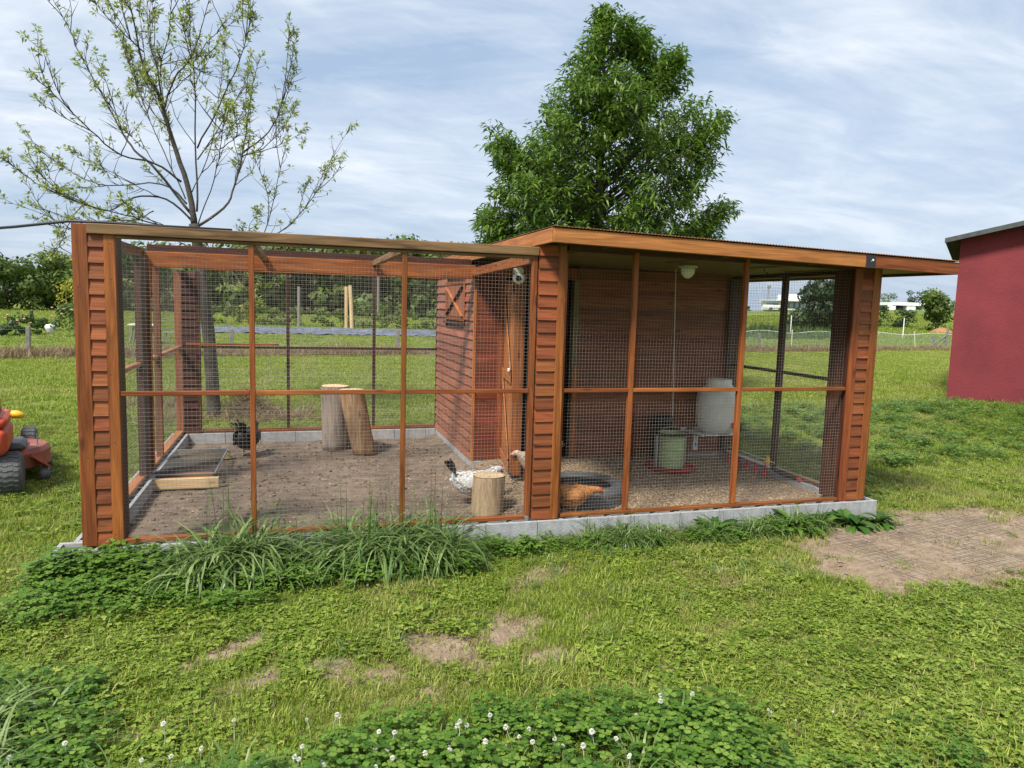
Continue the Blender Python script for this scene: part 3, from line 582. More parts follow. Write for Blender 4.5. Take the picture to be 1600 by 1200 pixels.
# ================================================================== BLOCK FOOTING
foot = thing('block_footing', 'row of grey hollow concrete blocks under the chicken coop', 'footing', (3.0, 2.0, G))
def blk(x0, x1, y0, y1, hollow=True):
    """hollow block, cells open at the top, long side along x or y"""
    z0, z1 = G-.03, 0.; m = MB(); t = .028
    lx = x1-x0 > y1-y0
    if not hollow: m.box(x0, x1, y0, y1, z0, z1, .003)
    else:
        if lx:
            m.box(x0, x1, y0, y0+t, z0, z1, .002); m.box(x0, x1, y1-t, y1, z0, z1, .002)
            for f in (0, .5, 1): a = x0+(x1-x0-t)*f; m.box(a, a+t, y0+t-.002, y1-t+.002, z0, z1-.003)
        else:
            m.box(x0, x0+t, y0, y1, z0, z1, .002); m.box(x1-t, x1, y0, y1, z0, z1, .002)
            for f in (0, .5, 1): a = y0+(y1-y0-t)*f; m.box(x0+t-.002, x1-t+.002, a, a+t, z0, z1-.003)
        m.box(x0+t, x1-t, y0+t, y1-t, z0, z0+.06)
    put('concrete_block', m, BLOCK, foot)
x = -.16
while x < 6.05:
    x1 = min(x+.39, 6.09); blk(x, x1, -.045 if x > 0 else -.06, .125); x += .395
for (xa, xb, y, ye) in ((-.085, .095, .135, 4.14), (5.86, 6.05, .135, 2.0)):
    while y < ye-.1: blk(xa, xb, y, min(y+.39, ye)); y += .395
x = .10
while x < 2.9: blk(x, min(x+.39, 2.98), 3.985, 4.14, False); x += .395
y = 2.04
while y < 3.9: blk(2.985, 3.10, y, min(y+.39, 3.98), False); y += .395
x = 3.105
while x < 6.0: blk(x, min(x+.39, 6.05), 2.05, 2.15, False); x += .395

# ================================================================== FLOOR OF THE RUN
def floor_h(x, y):
    b = sstep(2.75, 3.25, x+.15*(fbm(x, y, 2., 8)-.5)); return -.115+b*(.062+.058*sstep(1.1, 2.0, y)*(1-sstep(5.1, 5.6, x)))+.026*(fbm(x, y, 3.2, 9)-.5)+.013*(fbm(x, y, 11., 12)-.5)
sx = np.arange(.06, 6.0, .035); sy = np.arange(.10, 4.04, .035); X, Y = np.meshgrid(sx, sy); Z = floor_h(X, Y)
nx, ny = len(sx), len(sy); ii = np.arange(nx*ny).reshape(ny, nx); keep = ~((X[:-1, :-1] > 3.05) & (Y[:-1, :-1] > 2.08))
fc = np.stack([ii[:-1, :-1], ii[:-1, 1:], ii[1:, 1:], ii[1:, :-1]], -1)[keep].reshape(-1, 4)
me = bpy.data.meshes.new('run_floor_soil'); me.from_pydata(np.stack([X, Y, Z], -1).reshape(-1, 3).tolist(), [], fc.tolist()); me.materials.append(SOILM); me.materials.append(BEDM); cx_ = (X[:-1, :-1]+.3*(fbm(X[:-1, :-1], Y[:-1, :-1], 3., 4)-.5)+.25*(fbm(X[:-1, :-1], Y[:-1, :-1], 9., 14)-.5))[keep]
me.polygons.foreach_set('material_index', (cx_ > 3.05).astype(np.int32)); me.polygons.foreach_set('use_smooth', [True]*len(me.polygons))
o = bpy.data.objects.new('soil', me); COL.objects.link(o); o['kind'] = 'structure'
# chips, clods and straw
def flake(l, w, t):
    m = MB(); m.box(-l/2, l/2, -w/2, w/2, 0, t); m.v = [(x+random.uniform(-.15, .15)*w, y+random.uniform(-.15, .15)*w, z+(.25*l*(x/l)**2)) for x, y, z in m.v]; return m.mesh('chip', CHIP)
chips = [flake(.022, .011, .003), flake(.015, .012, .003), flake(.030, .008, .003), flake(.012, .009, .004)]
n_ = 24000; px_ = rng.uniform(2.2, 5.9, n_); py_ = rng.uniform(.12, 2.04, n_)
pr = sstep(2.55, 3.3, px_+.25*(fbm(px_, py_, 2.5, 4)-.5))*(.45+.55*sstep(.3, .6, fbm(px_, py_, 2.2, 6))); k = rng.random(n_) < np.maximum(pr, .05); px_, py_ = px_[k], py_[k]
n2_ = 900; qx = rng.uniform(.2, 3.0, n2_); qy = rng.uniform(.12, 3.9, n2_); k = rng.random(n2_) < .25+.75*sstep(.5, .7, fbm(qx, qy, 1.3, 21)); px_ = np.r_[px_, qx[k], rng.normal(1.55, .3, 130), rng.normal(3.0, .15, 350)]; py_ = np.r_[py_, qy[k], rng.normal(.55, .15, 130), rng.uniform(.2, 2.0, 350)]
ok = (px_ > .15) & (py_ > .13) & (px_ < 5.85); px_, py_ = px_[ok], py_[ok]
scatter('wood_shavings', np.stack([px_, py_, floor_h(px_, py_)+.004], -1), np.stack([rng.normal(0, .35, len(px_)), rng.normal(0, .35, len(px_)), rng.uniform(0, 6.28, len(px_))], -1), rng.uniform(.5, 1.05, len(px_)), rng.integers(0, 4, len(px_)), chips)
def clod(r):
    m = MB(); m.lathe([(r*.1, 0), (r, r*.3), (r*.8, r*.8), (r*.1, r*1.0)], 6); m.v = [(x*random.uniform(.7, 1.2), y*random.uniform(.7, 1.2), z*random.uniform(.7, 1.2)) for x, y, z in m.v]; return m.mesh('clod', SOILM)
qx = rng.uniform(.12, 3.3, 3000); qy = rng.uniform(.14, 3.95, 3000); k = ~((qx > 2.95) & (qy > 2.0)); qx, qy = qx[k], qy[k]
scatter('soil_clods', np.stack([qx, qy, floor_h(qx, qy)-.003], -1), np.stack([0*qx, 0*qx, rng.uniform(0, 6.28, len(qx))], -1), rng.uniform(.35, 1.2, len(qx))**1.5, rng.integers(0, 3, len(qx)), [clod(.012), clod(.017), clod(.010)])

# ================================================================== GRASS
def blade(m, x, y, h, w, lean, az, tint, seg=3, curl=1.6):
    """a bent tapering blade"""
    ca, sa = math.cos(az), math.sin(az); pts = []; px, pz, an = 0., 0., lean*.25
    st = h/seg
    for i in range(seg+1):
        pts.append((px, pz)); px += math.sin(an)*st; pz += math.cos(an)*st; an += lean*curl/seg
    vs = []; fs = []
    for i, (q, z) in enumerate(pts[:-1]):
        ww = w*(1-.55*(i/seg)**1.5)/2
        vs += [(x+q*ca-sa*ww, y+q*sa+ca*ww, z), (x+q*ca+sa*ww, y+q*sa-ca*ww, z)]
    q, z = pts[-1]; vs.append((x+q*ca, y+q*sa, z)); n = len(pts)-1
    for i in range(n-1): fs.append((2*i, 2*i+1, 2*i+3, 2*i+2))
    fs.append((2*n-2, 2*n-1, 2*n)); m.add(vs, fs, tint)
def lawn_tuft(rad, nb, h0, h1, w, mt=None):
    m = MB()
    for _ in range(nb):
        a, r = random.uniform(0, 6.28), rad*math.sqrt(random.random()); h = random.uniform(h0, h1)
        blade(m, r*math.cos(a), r*math.sin(a), h, w*random.uniform(.7, 1.3), random.uniform(.3, 1.5), random.uniform(0, 6.28), random.random(), 2)
    return m.mesh('grass_tuft', mt or F_LAWN, recalc=False)
def leaflet(m, c, az, tilt, l, w, tint, fold=.15):
    d = Vector((math.cos(az)*math.cos(tilt), math.sin(az)*math.cos(tilt), math.sin(tilt))); s = Vector((-math.sin(az), math.cos(az), 0)); n = d.cross(s)*-1
    c = Vector(c); vs = [c, c+d*l*.45+s*w*.5+n*fold*w*-1, c+d*l*.92+s*w*.36, c+d*l*.98, c+d*l*.92-s*w*.36, c+d*l*.45-s*w*.5+n*fold*w*-1, c+d*l*.5-n*fold*w*.6]
    m.add(vs, [(0, 6, 1), (1, 6, 2), (2, 6, 3), (3, 6, 4), (4, 6, 5), (5, 6, 0)], tint)
def lance(m, c, d, l, w, tint, droop=.25):
    d = Vector(d).normalized(); s = d.cross(Vector((0, 0, 1))); s = s.normalized() if s.length > 1e-3 else Vector((1, 0, 0)); c = Vector(c)
    s = (s+Vector((0, 0, random.uniform(-.6, .6)))).normalized(); e = c+d*l-Vector((0, 0, l*droop)); md = c+d*l*.5-Vector((0, 0, l*droop*.2))
    m.add([c, md+s*w*.5, e, md-s*w*.5], [(0, 1, 2, 3)], tint)
def clover_patch(rad, n, h0, h1, ls, mt=None):
    m = MB()
    for _ in range(n):
        a, r = random.uniform(0, 6.28), rad*math.sqrt(random.random()); x, y, h = r*math.cos(a), r*math.sin(a), random.uniform(h0, h1); t = random.random(); az = random.uniform(0, 6.28)
        ox, oy = x+random.uniform(-.02, .02), y+random.uniform(-.02, .02)
        m.add([(x, y, 0), (x+.0015, y, 0), (ox, oy, h)], [(0, 1, 2)], t*.5); l = ls*random.uniform(.75, 1.25)
        for k in range(3): leaflet(m, (ox, oy, h), az+k*2.094, random.uniform(-.15, .3), l, l*.95, min(1, t+random.uniform(-.08, .08)))
    return m.mesh('clover_patch', mt or F_CLOV, recalc=False)
def visible(x, y, z, mx=650, my=250):
    a, b, d = proj(np.stack([x, y, z], -1)); return (d > .3) & (a > -mx) & (a < 1600+mx) & (b > -200) & (b < 1200+my)
def in_coop(x, y, e=0.): return (x > -.13-e) & (x < 6.10+e) & (y > -.06-e) & (y < 4.15+e)
T_NEAR = [lawn_tuft(.075, 34, .025, .065, .0042) for _ in range(5)]+[lawn_tuft(.06, 22, .04, .095, .0048)]
T_STRAW = [lawn_tuft(.07, 12, .02, .06, .0035, F_DRY)]
T_CLOV = [clover_patch(.07, 24, .012, .040, .0115) for _ in range(3)]+[clover_patch(.07, 18, .012, .045, .014) for _ in range(2)]
T_MID = [lawn_tuft(.14, 60, .03, .07, .008) for _ in range(4)]
T_FAR = [lawn_tuft(.40, 110, .04, .09, .020) for _ in range(3)]
def place(n, x0, x1, y0, y1, cond=None, seed=0):
    g = np.random.default_rng(seed); x = g.uniform(x0, x1, n); y = g.uniform(y0, y1, n); z = terrain(x, y); k = visible(x, y, z) & ~in_coop(x, y)
    if cond is not None: k &= cond(x, y, g)
    return x[k], y[k], z[k], g
def rots(g, n, t=.12): return np.stack([g.normal(0, t, n), g.normal(0, t, n), g.uniform(0, 6.28, n)], -1)
def keep_bare(x, y, g): return g.random(len(x)) > np.clip(bare(x, y)*1.25, 0, .985)
# lawn close to the camera: blades and small clover mixed in patches
P, RO, S_, ID = [], [], [], []
x, y, z, g = place(46000, -4.5, 12.5, -3.6, .0, lambda x, y, g: keep_bare(x, y, g), 1)
cl = fbm(x, y, 1.1, 33)+.08*sstep(3.2, 5.5, x) > .55+.55*(g.random(len(x))-.5); P.append(np.stack([x, y, z], -1)); RO.append(rots(g, len(x)))
hs = .55+.75*fbm(x, y, 2.3, 35); S_.append(hs*g.uniform(.75, 1.25, len(x))); ID.append(np.where(cl & (g.random(len(x)) < .8), g.integers(6, 11, len(x)), np.where(g.random(len(x)) < .06, 5, g.integers(0, 5, len(x)))))
x, y, z, g = place(36000, -7.5, 16, -.2, 6.5, keep_bare, 2)
P.append(np.stack([x, y, z], -1)); RO.append(rots(g, len(x))); S_.append(g.uniform(.8, 1.4, len(x))); ID.append(np.where(g.random(len(x)) < .2, g.integers(6, 11, len(x)), g.integers(0, 5, len(x))))
scatter('lawn_grass', np.concatenate(P), np.concatenate(RO), np.concatenate(S_), np.where(np.random.default_rng(3).random(sum(map(len, ID))) < .14, 11, np.concatenate(ID)), T_NEAR+T_CLOV+T_STRAW)
x, y, z, g = place(42000, -9, 40, 6.0, 28, lambda x, y, g: (y < fence_y(x)), 3)
scatter('mown_lawn_grass', np.stack([x, y, z], -1), rots(g, len(x)), g.uniform(.8, 1.35, len(x)), g.integers(0, 4, len(x)), T_MID)
x, y, z, g = place(30000, -40, 75, 17, 75, lambda x, y, g: (y > fence_y(x)), 4)
d_ = np.hypot(x, y); scatter('field_grass', np.stack([x, y, z], -1), rots(g, len(x), .05), np.clip(d_/28, .9, 2.6)*g.uniform(.7, 1.2, len(x)), g.integers(0, 3, len(x)), T_FAR)
# dry brush along the fence line
T_DRY = [lawn_tuft(.25, 60, .12, .42, .012, F_DRY) for _ in range(3)]
g = np.random.default_rng(8); x = g.uniform(-16, 37, 2300); y = fence_y(x)+g.normal(0, .35, len(x)); s_ = (.45+.8*fbm(x, y, .5, 3))*g.uniform(.6, 1.2, len(x))
scatter('dry_brush', np.stack([x, y, terrain(x, y)], -1), rots(g, len(x), .2), s_, g.integers(0, 3, len(x)), T_DRY)

g = np.random.default_rng(28); x = g.uniform(-.6, 8.5, 15000); y = g.uniform(-2.4, .2, 15000); b_ = bare(x, y); pd_ = polydist(x, y, MAT_POLY); k = (b_ > .12) & (g.random(15000) < np.where(pd_ > -.15, .85*(1-.35*b_), .07)); x, y = x[k], y[k]
scatter('thin_dry_turf', np.stack([x, y, terrain(x, y)], -1), rots(g, len(x), .3), g.uniform(.5, 1.1, len(x)), g.integers(0, 3, len(x)), [lawn_tuft(.06, 14, .012, .04, .004, F_DRY), lawn_tuft(.06, 12, .012, .035, .004, F_LAWN), lawn_tuft(.06, 12, .01, .03, .0045, F_DRY)])

# tall grass, clover bank and weeds along the front of the footing
def tall_clump(n, h0, h1, w, rad, seg=5):
    m = MB()
    for _ in range(n):
        a, r = random.uniform(0, 6.28), rad*math.sqrt(random.random()); az = a+random.uniform(-.9, .9)
        blade(m, r*math.cos(a), r*math.sin(a), random.uniform(h0, h1), w*random.uniform(.6, 1.25), random.uniform(.75, 1.9), az, random.random(), seg, 1.9)
    for _ in range(1):
        a, r = random.uniform(0, 6.28), rad*math.sqrt(random.random()); blade(m, r*math.cos(a), r*math.sin(a), h1*.95, w*.35, random.uniform(.05, .25), a, random.random()*.5, seg)
    return m.mesh('tall_clump', F_TALL, recalc=False)
T_TALL = [tall_clump(22, .22, .46, .0125, .07) for _ in range(4)]+[tall_clump(26, .12, .26, .0095, .07) for _ in range(3)]
T_BANK = [clover_patch(.10, 40, .03, .13, .0185, F_CLOVB) for _ in range(4)]+[clover_patch(.10, 26, .04, .13, .025, F_CLOVB) for _ in range(3)]
g = np.random.default_rng(5); P, S_, ID = [], [], []
def add_clumps(n, x0, x1, y0, y1, s0, s1, i0, i1):
    x = g.uniform(x0, x1, n); y = g.uniform(y0, y1, n); P.append(np.stack([x, y, terrain(x, y)], -1)); S_.append(g.uniform(s0, s1, n)); ID.append(g.integers(i0, i1, n))
add_clumps(80, .60, 2.30, -.46, -.09, .75, 1.15, 0, 4); add_clumps(20, .72, 1.08, -.26, -.08, 1.2, 1.6, 0, 4); add_clumps(34, 1.55, 2.25, -.30, -.08, 1.15, 1.6, 0, 4); add_clumps(36, .10, 2.6, -.55, -.1, .7, 1.1, 4, 7)
add_clumps(30, 3.30, 3.98, -.30, -.08, .8, 1.2, 4, 7); add_clumps(10, 3.35, 3.85, -.25, -.08, .6, .9, 0, 4); add_clumps(40, 4.2, 5.45, -.30, -.08, .8, 1.25, 4, 7); add_clumps(14, 2.4, 3.5, -.6, -.12, .4, .7, 4, 7)
add_clumps(11, -.08, .30, -2.35, -1.75, .65, 1.0, 0, 4); add_clumps(9, .35, 1.1, -2.65, -2.3, .45, .8, 0, 7); add_clumps(26, .4, 3.1, -2.95, -2.35, .5, .9, 0, 7); add_clumps(26, 2.6, 4.7, -1.3, -.45, .35, .65, 4, 7); add_clumps(22, .1, 3.2, -2.2, -.6, .3, .55, 4, 7)
add_clumps(10, 5.2, 7.2, -1.65, -1.35, .35, .7, 4, 7); add_clumps(60, 11, 16, 5.2, 7.0, .6, 1.1, 4, 7); add_clumps(40, 12.5, 17, 5.4, 6.8, .5, .9, 0, 7)
P = np.concatenate(P); scatter('tall_grass', P, rots(g, len(P), .1), np.concatenate(S_), np.concatenate(ID), T_TALL)
P, S_, ID = [], [], []
add_clumps(170, -.10, 2.5, -.60, -.08, .7, 1.15, 0, 4); add_clumps(70, -.35, 1.2, -.85, -.3, .6, 1.0, 0, 4); add_clumps(70, 2.4, 5.4, -.36, -.1, .6, 1.0, 0, 4)
add_clumps(70, -.2, .55, -2.3, -1.45, .6, 1.0, 2, 7); add_clumps(50, -.15, .75, -.24, -.08, 1.1, 1.6, 0, 4); add_clumps(210, .0, 3.1, -3.1, -2.38, .7, 1.1, 4, 7); add_clumps(60, 1.3, 2.9, -2.45, -2.15, .5, .9, 0, 4); add_clumps(25, 2.8, 4.0, -3.1, -2.6, .45, .8, 0, 4); add_clumps(700, 7.2, 14.5, 1.6, 6.4, .7, 1.3, 0, 7)
P = np.concatenate(P); k = bare(P[:, 0], P[:, 1]) < .5; scatter('clover_bank', P[k], rots(g, k.sum(), .1), np.concatenate(S_)[k], np.concatenate(ID)[k], T_BANK)
# clover flowers
def flower(h):
    m = MB(); m.tube([(0, 0, 0), (.004, .002, h*.6), (0, 0, h)], .0012, 4, tint=.1)
    fm = MB()
    for k in range(38):
        a = k*2.4; zc = 1-2*(k+.5)/38*.86; r = math.sqrt(max(0, 1-zc*zc)); c = Vector((r*math.cos(a), r*math.sin(a), zc))
        lance(fm, c*.003+Vector((0, 0, h)), c, .0068*random.uniform(.85, 1.15), .004, random.uniform(.3, 1) if zc > -.4 else .1, .1)
    off = len(m.v); m.add(fm.v, fm.f); m.t[off:] = fm.t
    return m.mesh('flower', F_FLOW, recalc=False)
P, S_, ID = [], [], []
add_clumps(75, .25, 2.6, -3.05, -2.35, .85, 1.3, 0, 3); add_clumps(24, .12, 1.5, -2.6, -2.1, .8, 1.2, 0, 3); add_clumps(20, 1.3, 2.9, -2.55, -2.3, .9, 1.2, 0, 3); add_clumps(9, .05, .5, -2.4, -1.7, .8, 1.1, 0, 3); add_clumps(14, .0, 1.0, -.45, -.2, .8, 1.2, 0, 3); add_clumps(12, 2.6, 3.6, -3.1, -2.5, .5, .8, 0, 3)
P = np.concatenate(P); scatter('clover_flowers', P, rots(g, len(P), .15), np.concatenate(S_), np.concatenate(ID), [flower(.10), flower(.125), flower(.085)])
# broad-leaved weeds by the right end of the footing
EARTH = plain('bare_earth_crumb', (.27, .205, .145), rough=.95, var=.25)
def crumb(r): m = MB(); m.lathe([(r*.2, 0), (r, r*.3), (r*.7, r*.8), (r*.1, r)], 6); m.v = [(x*random.uniform(.7, 1.3), y*random.uniform(.7, 1.3), z*random.uniform(.6, 1.1)) for x, y, z in m.v]; return m.mesh('crumb', EARTH)
def broadleaf(label, cx, cy, n, l0, l1, w, hmax, seed):
    random.seed(seed); root = thing('broadleaf_weed', label, 'weed', (cx, cy, G))
    for _ in range(n):
        m = MB(); az = random.uniform(0, 6.28); l = random.uniform(l0, l1); el = random.uniform(.25, 1.2); seg = 5; vs = []; fs = []; p = Vector((cx+random.uniform(-.03, .03), cy+random.uniform(-.03, .03), G)); an = el
        d0 = Vector((math.cos(az), math.sin(az), 0)); s = Vector((-math.sin(az), math.cos(az), 0))
        for i in range(seg+1):
            f = i/seg; ww = w*max(.08, math.sin(math.pi*min(1, f*.92+.06))**.8)*random.uniform(.85, 1.15)
            up = Vector((0, 0, 1)); q = Vector((0, 0, ww*.25)); vs += [p+s*ww*.5+q, p, p-s*ww*.5+q]
            p = p+(d0*math.cos(an)+up*math.sin(an))*l/seg; an -= random.uniform(.2, .42)
        for i in range(seg): a = i*3; fs += [(a, a+1, a+4, a+3), (a+1, a+2, a+5, a+4)]
        m.add(vs, fs, random.random()); put('leaf', m, F_WEED, root, smooth=True, recalc=False)
    return root
broadleaf('broad-leaved green dock plant at the right end of the block footing', 5.72, -.17, 26, .16, .30, .085, .2, 3)
broadleaf('low broad-leaved weed with light tips beside the dock plant', 5.99, -.18, 18, .14, .24, .06, .15, 4)
broadleaf('leafy weed against the blocks below the middle of the covered run', 4.42, -.19, 34, .16, .30, .06, .2, 5)
broadleaf('bushy weed against the blocks in front of the water barrel', 5.15, -.19, 60, .18, .36, .048, .25, 6)
broadleaf('leafy weed at the foot of the middle clad post', 2.95, -.17, 12, .1, .18, .05, .2, 7)
random.seed(21)
g = np.random.default_rng(61); x = g.uniform(4.6, 8.4, 2600); y = g.uniform(-1.6, .2, 2600); k = bare(x, y) > .75; x, y = x[k], y[k]
scatter('earth_crumbs', np.stack([x, y, terrain(x, y)-.002], -1), rots(g, len(x), .3), g.uniform(.35, 1.2, len(x))**1.6, g.integers(0, 3, len(x)), [crumb(.008), crumb(.011), crumb(.014)])
# wire mat on the bare earth
mm = MB()
def ground_wire(a, b):
    n = 18; pts = []
    for i in range(n+1):
        p = Vector(a).lerp(Vector(b), i/n); pts.append((p.x+random.uniform(-.004, .004), p.y+random.uniform(-.004, .004), float(terrain(p.x, p.y))+0+random.uniform(-.003, .004)+.016*(float(vnoise(p.x, p.y, 3.1, 41))-.5)))
    run = []
    for p in pts+[None]:
        if p is not None and polydist(np.array(p[0]), np.array(p[1]), MAT_POLY) < -.07: run.append(p)
        else:
            if len(run) > 1: mm.tube(run, .0013, 3, cap=False)
            run = []
ca, sa = math.cos(.18), math.sin(.18)
for k in range(-38, 70):
    t = k*.056+random.uniform(-.006, .006); c = (6.2, -.6); u = (ca, sa); v = (-sa, ca)
    ground_wire((c[0]+u[0]*t-v[0]*1.3, c[1]+u[1]*t-v[1]*1.3, 0), (c[0]+u[0]*t+v[0]*1.3, c[1]+u[1]*t+v[1]*1.3, 0))
    if -22 < k < 22: ground_wire((c[0]+v[0]*t-u[0]*2.2, c[1]+v[1]*t-u[1]*2.2, 0), (c[0]+v[0]*t+u[0]*2.2, c[1]+v[1]*t+u[1]*2.2, 0))
put('wire_mat', mm, plain('dull_wire', (.13, .125, .12), rough=.6), None, recalc=False, label='flat sheet of square wire mesh lying on bare earth right of the coop', category='wire mesh')

# ================================================================== THINGS IN THE RUN
def log_(name, label, base, top, r0, r1, mt, n=26, rough=.06, seed=1, cat='log'):
    random.seed(seed); b, t = Vector(base), Vector(top); ax = (t-b); ph = [random.uniform(0, 6.28) for _ in range(4)]
    m = MB(); rings = 9; vs = []
    for i in range(rings):
        f = i/(rings-1)
        for k in range(n):
            a = 2*math.pi*k/n; rr = (r0+(r1-r0)*f)*(1+rough*(math.sin(3*a+ph[0]+f*1.5)+.6*math.sin(5*a+ph[1]-f*2)+.5*math.sin(2*a+ph[2]))+random.uniform(-.012, .012))
            vs.append(b+ax*f+Vector((rr*math.cos(a), rr*math.sin(a), 0)))
    fs = [(i*n+k, i*n+(k+1) % n, (i+1)*n+(k+1) % n, (i+1)*n+k) for i in range(rings-1) for k in range(n)]
    m.add(vs, fs+[tuple(range(n))[::-1]]); o = put(name, m, mt, None, label=label, category=cat, smooth=True)
    top_ring = vs[-n:]; c = sum(top_ring, Vector())/n; e = MB()
    inner = [c+(v-c)*.5+Vector((0, 0, .006+random.uniform(0, .004))) for v in top_ring]; ring = [c+(v-c)*.96+Vector((0, 0, .003)) for v in top_ring]
    e.add(ring+inner+[c+Vector((0, 0, .008))], [(k, (k+1) % n, n+(k+1) % n, n+k) for k in range(n)]+[(n+k, n+(k+1) % n, 2*n) for k in range(n)])
    put('sawn_top', e, ENDG, o); return o
log_('tree_log', 'upright grey log standing behind the brown log in the run', (1.72, 3.42, -.13), (1.71, 3.40, .62), .150, .155, LOGG, seed=3)
log_('tree_log', 'upright brown log leaning left in front of the grey log', (2.03, 3.10, -.13), (1.88, 3.16, .60), .125, .145, LOGB, seed=5)
log_('tree_stump', 'short pale peeled stump just inside the front mesh', (2.775, .60, -.13), (2.795, .625, .20), .132, .130, STUMP, seed=8, cat='stump', rough=.025)
# plank and sieve on the left
board('plank', .085, .625, 1.80, 1.86, -.10, -.012, PALE, None, label='pale new pine plank lying on soil at the left of the run', category='plank')
board('plank', .12, .62, 3.02, 3.08, -.105, -.02, PALE, None, label='pine offcut under the far edge of the sieve frame', category='plank')
sv = thing('sieve', 'dark wire sieve in a thin metal frame lying across two planks', 'sieve', (.33, 2.5, -.01))
for a, b in (((.05, 1.93, -.002), (.58, 1.93, -.002)), ((.10, 3.05, -.002), (.60, 3.05, -.002)), ((.05, 1.93, -.002), (.10, 3.05, -.002)), ((.58, 1.93, -.002), (.60, 3.05, -.002))): put('frame_bar', MB().bar(a, b, .014, .014, .001), STEEL, sv)
put('sieve_mesh', meshgrid((.07, 1.94, .0), (1, .02, 0), (.03, 1, 0), .5, 1.1, .016, .0012), plain('dark_wire', (.03, .03, .03), rough=.5), sv, recalc=False, kind='stuff')
stick('wood_strip', (.08, 2.55, -.02), (.56, 2.55, -.02), .03, .03, WEATH, sv); stick('wood_strip', (.06, 1.99, -.025), (.56, 1.98, -.025), .03, .05, LIGHTST, sv)
# tyre
TY = (3.625, .66); ty = MB(); tp = [(.20, .02), (.22, .0), (.28, -.01), (.318, .01), (.33, .04), (.33, .14), (.318, .17), (.285, .192), (.24, .188), (.205, .17), (.195, .155), (.205, .145), (.23, .15), (.28, .14), (.295, .10), (.28, .05), (.22, .035), (.20, .02)]
tp = [((r if r > .26 else r+.035)*1.1, h*1.0) for r, h in tp]; ty.lathe(tp, 40, (TY[0], TY[1], -.075), cap=False)
tyre = put('old_tyre', ty, RUBBER, None, smooth=True, label='old black car tyre lying flat on the bedding beside the middle post', category='tyre')
tb = MB()
for k in range(60):
    a = 2*math.pi*k/60
    for zc in (.04, .085, .13):
        q = MB(); q.box(.355, .367, -.013, .013, zc-.016, zc+.016, .002); q.xf(a+zc*1.3, (TY[0], TY[1], -.075)); tb.add(q.v, q.f)
put('tread', tb, RUBBER, tyre, kind='stuff')
# feeder hung from the roof
FX, FY, FZ = 4.93, 1.48, -.045
fd = thing('poultry_feeder', 'hanging tube feeder with pale green galvanised body and red tray', 'feeder', (FX, FY, FZ))
put('tray', MB().lathe([(.06, .012), (.19, .008), (.225, .02), (.25, .055), (.255, .06), (.245, .062), (.222, .034), (.18, .022), (.06, .026)], 36, (FX, FY, FZ)), REDP, fd, smooth=True)
put('tube', MB().lathe([(.125, .045), (.13, .05), (.13, .13), (.135, .135), (.135, .145), (.13, .15), (.13, .225), (.135, .23), (.135, .24), (.13, .245), (.13, .32), (.136, .326), (.136, .34), (.13, .346), (.13, .385), (.137, .39), (.137, .40), (.12, .40), (.115, .30)], 32, (FX, FY, FZ)), GALV, fd, smooth=False)
put('lid_ring', MB().lathe([(.137, .375), (.172, .378), (.174, .395), (.137, .401)], 30, (FX, FY, FZ), cap=False), BLACKP, fd)
put('feed', MB().lathe([(.01, .33), (.112, .31), (.113, .30)], 20, (FX, FY, FZ)), CHIP, fd)
for a in (-1, 1): put('strut', MB().bar((FX+a*.158, FY+.01, FZ+.04), (FX+a*.158, FY+.01, FZ+.375), .03, .02, .002), STEEL, fd)
hd = [(FX+.13*math.cos(t), FY, FZ+.385+.075*math.sin(t)) for t in np.linspace(0, math.pi, 13)]; put('handle', MB().tube(hd, .004, 6), WIRE, fd)
put('hook', MB().tube([(FX, FY, FZ+.455), (FX+.014, FY, FZ+.47), (FX+.012, FY, FZ+.5), (FX-.008, FY, FZ+.52), (FX, FY, FZ+.56)], .004, 6), WIRE, fd)
put('hanging_cord', MB().tube([(FX, FY, FZ+.56), (FX-.01, FY+.02, 1.2), (FX-.02, FY+.05, rz(4.9)-.078)], .0032, 5), WHITEP, fd)
# bucket behind it
put('bucket', MB().lathe([(.10, -.04), (.125, .42), (.13, .425), (.13, .45), (.12, .45), (.095, .0)], 24, (5.02, 1.86, 0)), BLACKP, None, label='black plastic bucket standing behind the hanging feeder', category='bucket', smooth=True)
board('plank', 5.10, 5.36, 1.93, 1.98, -.07, .0, PALE, None, label='short tan board lying at the foot of the house wall by the feeder', category='plank')
# water barrel on wall brackets
BX, BY = 5.635, 1.77
br = thing('water_barrel', 'white plastic water barrel with red tap on wall brackets', 'water barrel', (BX, BY, .30))
put('barrel_body', MB().lathe([(.10, .285), (.150, .288), (.190, .315), (.222, .38), (.232, .48), (.231, .60), (.234, .61), (.234, .635), (.230, .66), (.222, .705), (.200, .745), (.150, .785), (.130, .795), (.125, .80)], 36, (BX, BY, 0)), WHITEP, br, smooth=True)
put('lid', MB().lathe([(.125, .79), (.136, .792), (.138, .80), (.132, .808), (.132, .855), (.125, .865), (.02, .868)], 32, (BX, BY, 0)), WHITEP, br, smooth=False)
put('tap_knob', MB().lathe([(.012, 0), (.036, -.004), (.036, -.026), (.01, -.03)], 16, (BX+.06, BY-.225, .395), 1), REDP, br)
put('spigot', MB().tube([(BX+.10, BY-.20, .39), (BX+.12, BY-.25, .385), (BX+.135, BY-.26, .36)], .014, 8).bar((BX+.10, BY-.25, .405), (BX+.15, BY-.25, .405), .014, .012, .001), BLACKP, br)
for x in (5.385, 5.545):
    put('wall_bracket', MB().box(x-.03, x+.03, 2.028, 2.046, .04, .30, .002).bar((x, 2.03, .27), (x, 1.62, .28), .03, .02, .002), WHITEM, br)
    for z in (.09, .19): put('bracket_slot', MB().box(x-.005, x+.005, 2.0245, 2.0275, z, z+.035), BLACKP, br)
